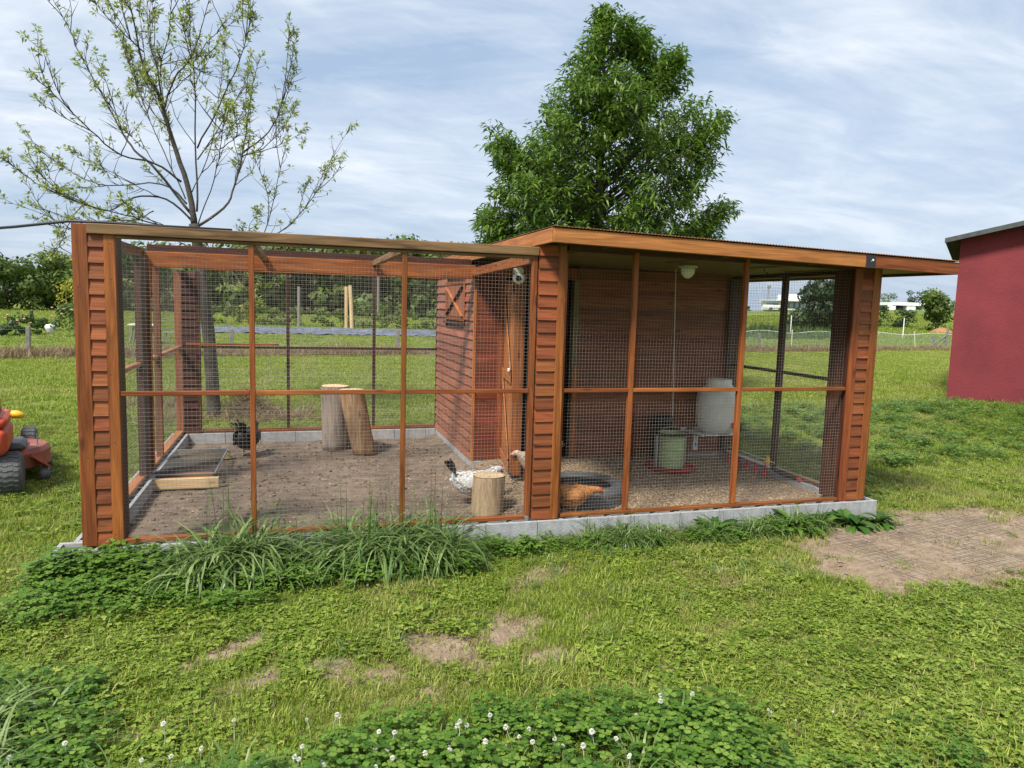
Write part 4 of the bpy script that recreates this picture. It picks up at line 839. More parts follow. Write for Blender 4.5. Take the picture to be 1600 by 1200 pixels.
put('barrel_shelf', MB().box(5.43, 5.80, 1.64, 2.02, .272, .284, .002), WHITEM, br)
put('down_pipe', MB().tube([(5.80, 1.88, .30), (5.80, 1.88, .08), (5.83, 1.86, .06)], .024, 10), BLACKP, br)
# drinker line
dr = thing('drinker_line', 'white drinking pipe with red hanging cups along the right mesh wall', 'drinker line', (5.84, 1.5, .05))
put('pipe', MB().tube([(5.835, 1.88, .055), (5.835, 1.08, .045)], .012, 8), WHITEM, dr); put('guide_rod', MB().tube([(5.86, 1.88, .105), (5.86, 1.06, .095)], .005, 6), WHITEM, dr)
def cup(y, mt, up=False):
    z = .045; m = MB()
    if up: m.lathe([(.008, 0), (.022, .01), (.030, .05), (.018, .085), (.004, .11)], 12, (5.835, y, z)); put('indicator', m, mt, dr, smooth=True); return
    m.lathe([(.010, -.005), (.012, -.04), (.010, -.055), (.018, -.075), (.036, -.085), (.040, -.098), (.02, -.1)], 12, (5.825, y, z)); m.box(5.805, 5.817, y-.008, y+.008, z-.07, z+.012, .001); put('drinking_cup', m, mt, dr, smooth=False)
for y in (1.80, 1.63, 1.46, 1.30, 1.15): cup(y, REDP)
cup(1.14, YELP, True)
put('hose', MB().tube([(5.835, 1.08, .045), (5.85, 1.0, .02), (5.845, .85, .012), (5.86, .72, .015)], .013, 8), BLACKP, dr); put('hose_end', MB().lathe([(.014, 0), (.016, .03), (.010, .05)], 10, (5.86, .66, .016), 1), REDP, dr)
# camera and lamp under the roof
cmx, cmy = 3.05, .80
sc_ = thing('security_camera', 'white dome security camera hanging behind the run beam', 'security camera', (cmx, cmy, 1.88))
put('mount', MB().lathe([(.045, rz(3.05)-.078), (.045, 1.95), (.03, 1.94), (.022, 1.92), (.03, 1.895), (.044, 1.885), (.044, 1.855), (.03, 1.845)], 20, (cmx, cmy, 0)), WHITEM, sc_, smooth=False)
put('head', MB().lathe([(.005, -.052), (.03, -.042), (.048, -.02), (.052, 0), (.048, .02), (.03, .04), (.005, .048)], 20, (cmx+.005, cmy-.005, 1.812)), WHITEM, sc_, smooth=True)
put('lens', MB().lathe([(.004, -.056), (.022, -.052), (.024, -.040), (.02, -.03)], 16, (cmx-.012, cmy-.005, 1.806), 1), BLACKP, sc_)
lp = thing('ceiling_lamp', 'round white bulkhead lamp on the underside of the roof', 'lamp', (4.60, .78, 1.9))
put('lamp_base', MB().lathe([(.082, rz(4.6)-.076), (.082, rz(4.6)-.11), (.07, rz(4.6)-.115)], 24, (4.61, .78, 0)), OLIVE[0], lp)
put('lamp_glass', MB().lathe([(.058, 1.962), (.062, 1.94), (.058, 1.912), (.043, 1.886), (.018, 1.874), (.004, 1.872)], 24, (4.61, .78, 0)), plain('milk_glass', (.82, .84, .82), rough=.15, var=.02), lp, smooth=True)
cage = MB()
for a in (0, 1.57): cage.tube([(4.61+math.cos(a)*.065*c_, .78+math.sin(a)*.065*c_, 1.955-.088*math.sqrt(max(0, 1-c_*c_))) for c_ in np.linspace(-1, 1, 13)], .004, 5)
cage.lathe([(.074, 1.958), (.082, 1.958), (.082, 1.975), (.074, 1.975)], 24, (4.61, .78, 0), cap=False); put('lamp_guard', cage, WHITEM, lp)

# ---- hens
def hen(label, loc, heading, bodyc, tailc, neckc=None, pose='stand', comb=True, legc=None, scale=1., seed=1):
    random.seed(seed); root = thing('hen', label, 'hen', loc)
    if pose == 'stand': neck = [(.10, .235, .062, .078), (.135, .285, .045, .050), (.150, .335, .034, .036), (.165, .375, .028, .030), (.188, .392, .027, .026), (.210, .385, .016, .017), (.217, .38, .008, .01)]
    elif pose == 'low': neck = [(.12, .205, .058, .07), (.175, .215, .043, .045), (.225, .222, .033, .034), (.262, .220, .028, .029), (.288, .208, .024, .024), (.305, .196, .013, .014), (.31, .19, .007, .008)]
    else: neck = [(.11, .225, .06, .075), (.155, .255, .043, .048), (.185, .285, .034, .036), (.21, .30, .028, .03), (.236, .298, .025, .025), (.256, .288, .014, .015), (.262, .284, .007, .008)]
    st = [(-.205, 0, .285, .006, .008), (-.19, 0, .275, .03, .035), (-.15, 0, .245, .068, .075), (-.09, 0, .205, .096, .10), (-.02, 0, .185, .108, .108), (.05, 0, .190, .100, .104)]+[(a, 0, b, c, d) for a, b, c, d in neck]
    if pose != 'stand': st = [(x, y, z-.012*(x < 0), w, h) for x, y, z, w, h in st]
    S = lambda m: m.xf(heading, loc, scale)
    put('body', S(MB().loft(st, 14)), bodyc, root, smooth=True)
    hx, hz = st[-3][0], st[-3][2]
    pl = MB()
    for _ in range(230):
        i = random.uniform(1.2, 7.5); i0 = int(i); q = i-i0; a, b = st[i0], st[i0+1]; x_, z_, w_, h_ = [a[j]+(b[j]-a[j])*q for j in (0, 2, 3, 4)]; an = random.uniform(-.6, 3.75)
        nv_ = Vector((0, math.cos(an), math.sin(an))); c = Vector((x_, 0, z_))+Vector((0, w_*math.cos(an), h_*math.sin(an)))*1.01; d = (Vector((-1, 0, -.25))+nv_*.22).normalized(); sd = d.cross(nv_).normalized(); l = random.uniform(.028, .045); w2 = l*.28
        pl.add([c, c+d*l*.4+sd*w2, c+d*l*.85+sd*w2*.8, c+d*l, c+d*l*.85-sd*w2*.8, c+d*l*.4-sd*w2], [(0, 1, 2, 3, 4, 5)], random.random())
    pm = S(pl); o_ = put('plumage', pm, bodyc, root, recalc=False); o_['kind'] = 'stuff'
    if neckc:
        hk = MB()
        for k in range(46):
            f = random.random(); i = 6+f*3; i0 = int(i); a, b = st[i0], st[min(i0+1, len(st)-1)]; q = i-i0
            x_, z_, w_, h_ = [a[j]+(b[j]-a[j])*q for j in (0, 2, 3, 4)]; an = random.uniform(0, 6.28)
            hk_c = (x_, w_*math.cos(an)*1.02, z_+h_*math.sin(an)*1.02); lance(hk, hk_c, (-.6, .5*math.cos(an), .5*math.sin(an)-.6), .05, .013, random.random(), .1)
        put('hackle', S(hk), neckc, root, recalc=False)
    tl = MB()
    for k in range(17):
        f = (k-8)/8; up = 1.15-.25*abs(f)+random.uniform(-.1, .1); d = Vector((-math.cos(up), f*.35, math.sin(up))); c = Vector((-.165, f*.035, .265)); l = .17-.03*abs(f)+random.uniform(-.015, .015); s = Vector((0, 1, 0)).cross(d).normalized()*.012+Vector((0, .012, 0))
        e = c+d*l; md = c+d*l*.6; tl.add([c-s*.5, md-s*1.6, e-s, e+s*.8+Vector((-.012, 0, -.008)), md+s*1.6, c+s*.5, md+Vector((0, .004, .004))], [(0, 1, 6, 5), (1, 2, 3, 6), (6, 3, 4), (5, 6, 4)], random.random())
    put('tail', S(tl), tailc, root, recalc=False)
    for sgn in (-1, 1):
        w = MB().loft([(.075, sgn*.088, .225, .004, .01), (.05, sgn*.103, .218, .013, .05), (-.02, sgn*.112, .208, .015, .064), (-.10, sgn*.098, .215, .013, .048), (-.165, sgn*.066, .238, .009, .022), (-.195, sgn*.05, .25, .003, .006)], 10)
        for i in range(5): w.bar((.03-.02*i, sgn*(.119-.002*i), .20+.012*i), (-.13-.01*i, sgn*(.098-.004*i), .19+.015*i), .006, .016, .001)
        put('wing', S(w), bodyc, root, smooth=True)
        lg = MB(); bx = .0; lg.tube([(bx, sgn*.045, .12), (bx+.012, sgn*.047, .075), (bx, sgn*.048, .02)], [.022, .009, .007], 7)
        for a in (-.5, 0, .5, 3.14): lg.tube([(bx, sgn*.048, .018), (bx+.03*math.cos(a), sgn*.048+.03*math.sin(a), .010), (bx+.062*math.cos(a)*(1 if a < 3 else .5), sgn*.048+.06*math.sin(a), .004)], [.006, .005, .002], 5)
        put('leg', S(lg), legc or LEGY, root)
        put('eye', S(MB().lathe([(.001, -.004), (.004, 0), (.001, .004)], 8, (hx, sgn*.0255, hz+.004), 1)), BLACKP, root)
        put('wattle', S(MB().loft([(hx+.016, sgn*.006, hz-.012, .003, .006), (hx+.016, sgn*.007, hz-.028, .004, .010), (hx+.014, sgn*.007, hz-.040, .002, .004)], 6)), COMB, root)
    put('beak', S(MB().tube([(hx+.022, 0, hz-.002), (hx+.040, 0, hz-.007), (hx+.047, 0, hz-.014)], [.009, .006, .001], 6)), BEAK, root)
    cm_ = MB()
    for i in range(5): q = hx+.018-.012*i; cm_.add([(q+.007, -.003, hz+.016), (q-.007, -.003, hz+.016), (q-.003, 0, hz+.040+.006*(i in (1, 2, 3))), (q+.007, .003, hz+.016), (q-.007, .003, hz+.016)], [(0, 1, 2), (3, 2, 4), (0, 2, 3), (1, 4, 2)])
    put('comb', S(cm_), COMB, root)
    return root
LEGY = plain('hen_leg', (.55, .36, .20), rough=.6); COMB = plain('comb_red', (.42, .03, .03), rough=.5); BEAK = plain('beak_horn', (.45, .32, .15), rough=.4)
FB = plain('black_feather', (.018, .019, .022), rough=.5, var=.5, scale=30, bump=.5, bscale=70); FW = plain('white_feather', (.70, .69, .66), rough=.8, var=.12, scale=25, bump=.5, bscale=70)
FBR = plain('russet_feather', (.50, .20, .055), rough=.7, var=.3, scale=28, bump=.5, bscale=70); FBU = plain('buff_feather', (.50, .38, .27), rough=.8, var=.3, scale=25, bump=.5, bscale=70); FBRT = plain('russet_tail', (.26, .10, .03), rough=.7, var=.3)
hen('plump black hen seen from behind on the soil beyond the sieve', (.79, 3.18, floor_h(.79, 3.18)+.004), R(72), FB, FB, pose='mid', scale=1.05, seed=3)
hen('white hen with black tail half hidden behind the pale stump', (2.745, .90, floor_h(2.745, .90)+.004), R(4), FW, FB, FW, pose='mid', scale=.98, seed=4)
hen('russet hen bending forward in front of the old tyre', (3.37, .215, floor_h(3.37, .2)+.004), R(5), FBR, FBRT, pose='low', scale=.86, seed=5)
hen('pale buff hen peeping out left of the middle clad post', (3.42, 1.28, floor_h(3.42, 1.28)+.004), R(188), FBU, FBU, pose='mid', scale=.95, seed=6)
random.seed(31)
# ---- cable
put('power_cable', MB().tube([(-9.0, 5.5, 2.62), (-6.0, 3.6, 2.2), (-4.0, 2.4, 2.02), (-2.2, 1.3, 1.93), (-1.0, .6, 1.93), (-.35, .2, 1.975), (-.02, .04, 2.012), (.15, .02, 2.014), (.45, .03, 2.011), (.9, .04, 2.010)], .009, 8), CABLE, None, label='black cable swinging in from the left to the top of the corner post', category='cable', smooth=True)

# ================================================================== MOWER
MO = (-1.495, 2.03, G); MA = R(14); mw = thing('ride_on_mower', 'orange red ride-on mower cut off by the left edge of the view', 'ride-on mower', MO)
T = lambda m: m.xf(MA, MO)
def rounded(o, w):
    b = o.modifiers.new('round', 'BEVEL'); b.width = w; b.segments = 4; b.limit_method = 'ANGLE'; o.data.polygons.foreach_set('use_smooth', [True]*len(o.data.polygons)); return o
def wheel(x, y, r, w, lug):
    m = MB().lathe([(r*.55, -w*.42), (r*.8, -w*.5), (r*.96, -w*.42), (r, -w*.3), (r, w*.3), (r*.96, w*.42), (r*.8, w*.5), (r*.55, w*.42)], 36, (x, y, r), 0, cap=False); o = put('wheel', T(m), RUBBER, mw, smooth=True)
    put('rim', T(MB().lathe([(.02, -w*.30), (r*.30, -w*.36), (r*.56, -w*.40), (r*.58, w*.40), (r*.3, w*.36), (.02, w*.30)], 24, (x, y, r), 0)), STEEL, o)
    t = MB()
    for k in range(lug):
        a = 2*math.pi*k/lug
        for s_, da in ((-.5, .0), (-.16, .04), (.16, .0), (.5, .04)):
            q = MB(); q.bar((x+s_*w*.55-w*.09, 0, r*.998), (x+s_*w*.55+w*.09, 0, r*.998), .016, .014, .002, up=(0, 0, 1))
            q.xf(rot=Euler((a+da, 0, 0)).to_quaternion()); q.v = [(v[0], v[1]+y, v[2]+r) for v in q.v]; t.add(q.v, q.f)
    put('tread', T(t), RUBBER, o, kind='stuff')
wheel(.42, .0, .185, .21, 26); wheel(-.42, .0, .185, .21, 26); wheel(.50, 1.30, .19, .14, 24); wheel(-.50, 1.30, .19, .14, 24)
bd = put('body', T(MB().box(-.43, .43, -.17, .50, .37, .60, .04).box(-.41, .41, -.13, .45, .58, .72, .05).box(-.26, .26, .60, 1.55, .30, .74, .06)), MOWR, mw)
rounded(bd, .03); put('fender', T(MB().box(.20, .435, -.16, .42, .605, .70, .03)), MOWR, bd); put('fender', T(MB().box(-.435, -.20, -.16, .42, .605, .70, .03)), MOWR, bd)
for q_ in bd.children: rounded(q_, .02)
put('control_panel', T(MB().box(.22, .37, -.165, .22, .69, .76, .012)), BLACKP, mw)
put('lever', T(MB().tube([(.30, .0, .70), (.315, .01, .78), (.34, .03, .83)], .012, 8).bar((.335, .025, .82), (.365, .03, .90), .035, .03, .008).bar((.30, 0, .72), (.315, .01, .775), .05, .045, .008)), BLACKP, mw)
put('bumper_bar', T(MB().tube([(-.38, -.20, .53), (.37, -.20, .53)], .014, 10)), BLACKP, mw)
put('badge', T(MB().box(.24, .37, -.178, -.171, .42, .465, .002)), STEEL, mw)
put('seat', T(MB().box(-.20, .20, .12, .5, .70, .78, .03).box(-.20, .20, .06, .14, .76, 1.05, .03)), BLACKP, mw)
put('steering_wheel', T(MB().tube([(.17*math.cos(a), .78+.06*math.sin(a), .98+.15*math.sin(a)) for a in np.linspace(0, 6.283, 20)], .013, 6).tube([(0, .78, .98), (0, .95, .74)], .018, 8)), BLACKP, mw)
put('fuel_cap', T(MB().loft([(.425, .22, .665, .01, .01), (.44, .22, .672, .035, .035), (.48, .22, .668, .042, .036), (.52, .22, .655, .030, .026), (.535, .22, .648, .008, .008)], 10)), YELP, mw, smooth=True)
dk = put('cutting_deck', T(MB().lathe([(.30, .12), (.37, .12), (.40, .14), (.40, .27), (.37, .31), (.1, .33)], 30, (.30, .72, 0)).lathe([(.30, .12), (.37, .12), (.40, .14), (.40, .27), (.37, .31), (.1, .33)], 30, (-.30, .72, 0))), MOWD, mw, smooth=False)
rounded(put('deck_cover', T(MB().box(.20, .52, .33, .76, .30, .385, .04)), plain('grey_black_cover', (.06, .065, .065), rough=.5), mw), .02)
for x, y in ((.66, .42), (.66, 1.02)): put('gauge_wheel', T(MB().lathe([(.01, -.04), (.05, -.04), (.06, -.02), (.06, .02), (.05, .04), (.01, .04)], 18, (x, y, .075), 0)), plain('grey_wheel', (.12, .12, .13), rough=.5), mw)
put('chute', T(MB().bar((.56, .38, .25), (.68, .44, .14), .12, .02, .004)), MOWD, mw)
put('deck_stay', T(MB().tube([(.60, .62, .30), (.60, .62, .42)], .006, 6).tube([(.52, .6, .31), (.66, .66, .31)], .008, 6)), STEEL, mw)

# ================================================================== RED BUILDING
rb = thing('shed', 'maroon plastered building with dark corrugated roof at the right edge', 'shed', (18.0, 8.0, G))
c0 = np.array([14.66, 7.09]); dw = np.array([.656, -.755]); ds = np.array([.757, .653]); LW, LS = 7.0, 6.0
def bp(u, v, z): q = c0+dw*u+ds*v; return (q[0], q[1], z)
rise = .43; H0 = 3.22
w = MB(); w.add([bp(0, 0, G-.1), bp(LW, 0, G-.1), bp(LW, LS, G-.1), bp(0, LS, G-.1), bp(0, 0, H0), bp(LW, 0, H0+rise*LW*.55), bp(LW, LS, H0+rise*LW*.55), bp(0, LS, H0)], [(0, 1, 5, 4), (1, 2, 6, 5), (2, 3, 7, 6), (3, 0, 4, 7), (0, 3, 2, 1), (4, 5, 6, 7)])
put('wall', w, REDWALL, rb)
sl_ = rise*.55; m = MB(); vs = []; nn_ = int((LS+.8)/.09)
for i in range(nn_+1):
    v = -.32+i*.09; dz = .028*(1 if i % 2 else -1)
    for u in (-.28, LW+.3): vs += [bp(u, v, H0+.035+sl_*u+dz), bp(u, v, H0+.035+sl_*u+dz+.012)]
fs = []
for i in range(nn_): a = i*4; b = a+4; fs += [(a, a+2, b+2, b), (a+1, b+1, b+3, a+3), (a, b, b+1, a+1), (a+2, a+3, b+3, b+2)]
m.add(vs, fs); fr_ = put('roof', m, ROOFM, rb, recalc=False)
e = MB(); e.add([bp(-.28, -.325, H0+sl_*-.28-.02), bp(LW, -.325, H0+sl_*LW-.02), bp(LW, -.325, H0+sl_*LW+.075), bp(-.28, -.325, H0-.28*sl_+.075), bp(-.28, -.30, H0+sl_*-.28-.02), bp(LW, -.30, H0+sl_*LW-.02), bp(LW, -.30, H0+sl_*LW+.075), bp(-.28, -.30, H0-.28*sl_+.075)], [(0, 1, 2, 3), (4, 7, 6, 5), (0, 3, 7, 4), (1, 5, 6, 2), (3, 2, 6, 7), (0, 4, 5, 1)])
put('roof_flashing', e, ROOFM, rb)

# ================================================================== TREES
def limb(m, pts, r0, r1, n=6, wob=0.):
    P = [Vector(p) for p in pts]; Q = []
    for i in range(len(P)-1):                                   # Catmull-Rom through the traced joints
        a, b, c, d = P[max(i-1, 0)], P[i], P[i+1], P[min(i+2, len(P)-1)]
        for t in (0, .25, .5, .75):
            Q.append(.5*((2*b)+(c-a)*t+(2*a-5*b+4*c-d)*t*t+(3*b-a-3*c+d)*t**3)+Vector([random.uniform(-wob, wob) for _ in range(3)]))
    Q.append(P[-1]); k = len(Q); m.tube(Q, [r0+(r1-r0)*(i/(k-1))**.8 for i in range(k)], n); return Q
TY_ = 6.1
lt = thing('young_ash_tree', 'sparse spring tree with bare dark limbs and small fresh leaves behind the run', 'tree', (.16, TY_, G))
tr = MB(); tw = MB(); lf = MB()
tb_ = [(335, 657), (329, 560), (320, 470), (311, 400), (303, 350), (297, 305), (276, 238), (255, 171), (245, 143), (224, 101), (210, 38), (196, -25)]
trunk_pts = [at(a, b, TY_) for a, b in tb_]; trunk_pts[0][2] = G-.02
tq = limb(tr, trunk_pts[:5], .098, .066, 10, .004); tq2 = limb(tr, trunk_pts[4:], .045, .005, 8, .006)
LIMBS = [(.030, .6, [(254, 160), (245, 105), (234, 66), (229, -15)]), (.030, -.7, [(256, 172), (273, 122), (301, 84), (331, -12)]), (.028, -.3, [(308, 330), (306, 227), (304, 133), (297, 52), (296, -15)]),
         (.040, .5, [(298, 335), (245, 266), (210, 234), (189, 203), (164, 157), (126, 87), (105, 38), (83, 0)]), (.030, -.9, [(284, 285), (241, 255), (189, 241), (140, 203), (91, 154), (62, 128)]), (.026, 1.0, [(292, 318), (252, 287), (168, 290), (119, 273), (62, 236)]),
         (.032, -.6, [(300, 345), (259, 311), (210, 308), (171, 329), (119, 315), (70, 294), (12, 253)]), (.022, -1.3, [(304, 362), (245, 350), (196, 336), (140, 322), (85, 300)]), (.040, .3, [(306, 355), (350, 325), (367, 290), (381, 227), (392, 150), (403, 100)]),
         (.022, -.5, [(380, 238), (420, 206), (441, 161), (458, 82)]), (.018, .6, [(378, 245), (410, 232), (441, 203), (459, 173)]), (.024, -.8, [(308, 232), (350, 150), (381, 77), (391, 28)]), (.020, .9, [(309, 250), (364, 164), (390, 112)]),
         (.026, .4, [(308, 372), (360, 378), (434, 364), (476, 325), (500, 290), (516, 261)]), (.018, -.6, [(380, 380), (413, 364), (430, 297), (445, 236)]), (.016, .3, [(304, 95), (329, 60), (368, 33)]), (.018, -.4, [(224, 80), (182, 42), (146, 2)]),
         (.018, .7, [(290, 310), (262, 250), (235, 190), (215, 130), (200, 90)]), (.016, 1.1, [(262, 200), (220, 150), (205, 100), (190, 60)]), (.016, -1.2, [(310, 350), (335, 280), (345, 220), (352, 175)]), (.014, -.9, [(312, 395), (350, 415), (385, 452), (400, 470)]), (.014, .8, [(313, 400), (365, 398), (410, 420), (436, 432)]),
         (.014, .9, [(316, 420), (280, 440), (250, 470), (225, 478)]), (.016, -.3, [(240, 330), (205, 345), (130, 360), (70, 350)]), (.015, .5, [(130, 318), (110, 345), (95, 380), (85, 395)]), (.016, 1.2, [(300, 300), (330, 230), (345, 130), (352, 60)]), (.014, -1., [(270, 225), (250, 120), (262, 60), (270, -10)])]
def ash_twig(p, d, l, leafy):
    q = [Vector(p)]; dd = Vector(d).normalized()
    for i in range(4):
        dd = (dd+Vector((random.uniform(-.25, .25), random.uniform(-.25, .25), random.uniform(-.1, .22)))).normalized(); q.append(q[-1]+dd*l/4)
    tw.tube(q, [.0055, .0045, .0035, .0028, .0018], 4, cap=False)
    for i, c in enumerate(q[1:], 1):
        if random.random() > leafy*(.5+.17*i): continue
        for _ in range(random.randint(6, 12)):
            v = Vector((random.gauss(0, 1), random.gauss(0, 1), random.gauss(.25, .8))).normalized()
            lance(lf, c+v*.012, v+dd*.5, random.uniform(.045, .085), random.uniform(.018, .030), random.random(), .2)
allq = []
for r0, dyy, pp in LIMBS:
    k = len(pp); pts = [at(a, b, TY_+dyy*(i/(k-1))**1.1*1.2) for i, (a, b) in enumerate(pp)]; q = limb(tr, pts, r0*.54, .0035, 6, .008); allq.append(q)
allq.append(tq2)
for q in list(allq):
    k = len(q)
    for _ in range(5 if k > 14 else 3):
        i = random.randint(int(k*.2), k-3); t = (q[i+1]-q[i]).normalized(); d = (t*.9+Vector((random.gauss(0, .5), random.gauss(0, .6), random.gauss(.35, .3)))).normalized(); l = random.uniform(.35, .85)
        allq.append(limb(tr, [q[i], q[i]+d*l*.5+Vector((random.gauss(0, .04), random.gauss(0, .04), .03)), q[i]+d*l+Vector((0, 0, .12*l))], .0075, .0025, 5, .006))
for q in allq:
    k = len(q); ln = sum((q[i+1]-q[i]).length for i in range(k-1)); nt_ = int(ln*13)
    for _ in range(nt_):
        f = random.uniform(.28, 1.)**.8; i = min(k-2, int(f*(k-1))); p = q[i].lerp(q[i+1], random.random()); t = (q[i+1]-q[i]).normalized(); s = Vector((random.gauss(0, 1), random.gauss(0, 1), random.gauss(.2, .7))).normalized()
        ash_twig(p, t*.75+s*.8, random.uniform(.10, .36)*(1.15-.6*f), .17 if f > .5 else .07)
    ash_twig(q[-1], (q[-1]-q[-3]), .18, 1.)
put('trunk', tr, BARK, lt, smooth=True, recalc=False); put('twigs', tw, BARK, lt, recalc=False, kind='stuff'); put('crown', lf, F_ASH, lt, recalc=False)

# ---- dense tree behind the house
DT = 8.0
dt = thing('dense_ash_tree', 'dense dark green leafy tree rising behind the covered run', 'tree', (7.1, DT, G))
tr = MB(); lf = MB()
tp_ = [at(a, b, DT) for a, b in [(948, 640), (944, 480), (938, 360), (936, 250), (945, 150), (940, 75), (941, 45)]]; tp_[0][2] = G-.02; limb(tr, tp_, .13, .010, 9, .006)
TIPS = [(776, 215), (779, 250), (1139, 180), (1150, 318), (1068, 82), (748, 330), (1062, 100), (1128, 330), (752, 370), (1012, 45), (941, 14), (943, 40), (985, 36), (1003, 48), (1020, 68), (1032, 92), (1065, 85), (1045, 130), (1055, 170), (1093, 160), (1085, 190), (1135, 182), (1125, 215), (1108, 245), (1095, 285), (1143, 315), (1128, 350), (1100, 345), (1080, 375), (1055, 360), (928, 60), (918, 95), (912, 130), (890, 118), (873, 150), (862, 175), (856, 195), (838, 212), (840, 240), (822, 238), (800, 262), (778, 208), (780, 232), (768, 290), (785, 285), (745, 333), (760, 338), (750, 374), (795, 330), (820, 300), (812, 350), (850, 270), (870, 230), (900, 180), (960, 110), (990, 130), (1015, 150), (1000, 200), (1040, 215), (1060, 260), (1030, 290), (1000, 330), (1040, 330), (960, 350), (920, 340), (880, 345), (850, 350), (975, 250), (940, 200), (905, 260), (880, 290), (930, 300), (985, 300), (960, 160), (930, 140), (1070, 310), (835, 330)]
def spray(c, d, n, l0, l1):
    tint0 = random.random()
    for _ in range(n):
        v = (Vector(d)*.7+Vector((random.gauss(0, .9), random.gauss(0, .9), random.gauss(-.35, .6)))).normalized(); lance(lf, Vector(c)+Vector([random.gauss(0, .055) for _ in range(3)]), v, random.uniform(l0, l1), random.uniform(.034, .054), min(1, max(0, tint0*.55+random.random()*.5-.02)), random.uniform(.15, .6))
for (a, b) in TIPS:
    a = 942+(a-942)*.95; b = b+5
    inner = 790 < a < 1090 and b > 110; edge = not inner or random.random() < .25
    spread = 1.35 if inner else .55
    for rep in range(3):
        dyy = random.uniform(-1.55, 1.35) if inner else random.uniform(-.6, .6)
        p = Vector(at(a+random.uniform(-9, 9)*rep, b+random.uniform(-8, 8)*rep, DT+dyy)); hb = b+40+.42*abs(a-940)+random.uniform(0, 40)
        s = Vector(at(942, min(hb, 480), DT)); md = s.lerp(p, .5)+Vector((0, 0, -.10)); q = limb(tr, [s, md, p], .028, .005, 5, .01); k = len(q)
        for j in range(22):
            f = random.uniform(.38 if inner else .5, 1.02)**.75; i = min(k-2, int(f*(k-1))); c = q[i].lerp(q[i+1], random.random())+Vector([random.gauss(0, (.21 if inner else .12)*(1.15-f*.45)) for _ in range(3)])
            spray(c, (q[-1]-q[-3]).normalized()+Vector((0, 0, .15)), random.randint(7, 11), .11, .19)
put('trunk', tr, BARKG, dt, smooth=True, recalc=False); put('crown', lf, F_TREE, dt, recalc=False)

# ---- far trees and shrubs: clumps of leaf faces round a few limbs
def crown_mesh(w, h, d, n, leaf, mt, seed, base=.0, clumps=14, flat=.5):
    random.seed(seed); m = MB(); cs = []
    for _ in range(clumps):
        a, r = random.uniform(0, 6.28), math.sqrt(random.random()); zc = random.uniform(base, 1); prof = math.sqrt(max(.05, 1-abs(zc-.45)**2*1.6)); cs.append((Vector((r*math.cos(a)*w*.42*prof, r*math.sin(a)*d*.42*prof, zc*h*.86)), random.uniform(.16, .30)*min(w, h), random.random()))
    for _ in range(n):
        c, r, t = random.choice(cs); v = Vector((random.gauss(0, 1), random.gauss(0, 1), random.gauss(0, 1))).normalized(); p = c+Vector((v.x, v.y, v.z*.8))*r*random.uniform(.7, 1.08)
        if p.z < 0: p.z = -p.z*.3
        u = v.orthogonal().normalized(); u = (Matrix.Rotation(random.uniform(0, 6.28), 3, v) @ u+v*random.uniform(-.6, .6)).normalized(); s = u.cross(v).normalized(); l = leaf*random.uniform(.6, 1.4)
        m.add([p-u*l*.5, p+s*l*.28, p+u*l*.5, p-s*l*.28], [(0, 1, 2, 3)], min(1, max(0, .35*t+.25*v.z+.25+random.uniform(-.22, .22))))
    return m
def far_tree(name, label, cat, px0, px1, ptop, dist, mt, n=1800, seed=1, zb=None, group=None, base=.05, leaf=None, trunk=True, clumps=14):
    pc_ = atd((px0+px1)/2, 470, dist); zb = float(terrain(pc_[0], pc_[1])) if zb is None else zb; w = (px1-px0)*dist/FPX
    top = atd((px0+px1)/2, ptop, dist)[2]; h = top-zb
    root = thing(name, label, cat, (pc_[0], pc_[1], zb), group)
    if trunk:
        random.seed(seed); t = MB(); limb(t, [(pc_[0], pc_[1], zb-.1), (pc_[0]+.05*w, pc_[1], zb+h*.35), (pc_[0], pc_[1], zb+h*.75)], w*.03+.05, .03, 7)
        for k in range(5): a = random.uniform(0, 6.28); limb(t, [(pc_[0], pc_[1], zb+h*.25), (pc_[0]+math.cos(a)*w*.2, pc_[1]+math.sin(a)*w*.2, zb+h*.45), (pc_[0]+math.cos(a)*w*.36, pc_[1]+math.sin(a)*w*.36, zb+h*.7)], w*.012+.02, .012, 5)
        put('trunk', t, BARKG, root)
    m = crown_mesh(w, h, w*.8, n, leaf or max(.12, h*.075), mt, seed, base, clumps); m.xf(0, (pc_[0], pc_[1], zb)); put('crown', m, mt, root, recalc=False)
    return root
far_tree('leafy_tree', 'bushy green tree at the far left edge of the view', 'tree', -60, 62, 398, 62, F_FARL, 3600, 1, clumps=20)
far_tree('leafy_tree', 'broad green tree left of the corner post beyond the rose bed', 'tree', 30, 128, 384, 66, F_FARL, 3600, 2, clumps=20)
far_tree('yellow_shrub', 'yellow green shrub just left of the corner post below the trees', 'shrub', 84, 122, 432, 48, F_YEL, 500, 3, trunk=False, leaf=.16)
far_tree('leafy_tree', 'green tree showing through the left wall mesh of the run', 'tree', 118, 262, 380, 70, F_FAR, 3200, 4, clumps=20)
far_tree('yellow_shrub', 'yellow flowering shrub in front of the wood behind the run', 'shrub', 366, 408, 474, 46, F_YEL, 700, 5, trunk=False, leaf=.14)
far_tree('dark_tree', 'big dark bushy tree right of the distant white house', 'tree', 1242, 1330, 428, 58, F_FARD, 4200, 6, clumps=24, base=.0)
far_tree('leafy_tree', 'fresh green tree left of the maroon shed', 'tree', 1436, 1496, 449, 62, F_FARL, 2600, 7, clumps=18, base=.0)
far_tree('grey_green_shrub', 'grey green shrub in front of the distant white carport', 'shrub', 1392, 1446, 480, 66, F_FARD, 1500, 8, base=.0, trunk=False)
far_tree('dark_shrub', 'dark shrub right of the right corner post', 'shrub', 1352, 1400, 474, 68, F_FARD, 1300, 9, base=.0, trunk=False)
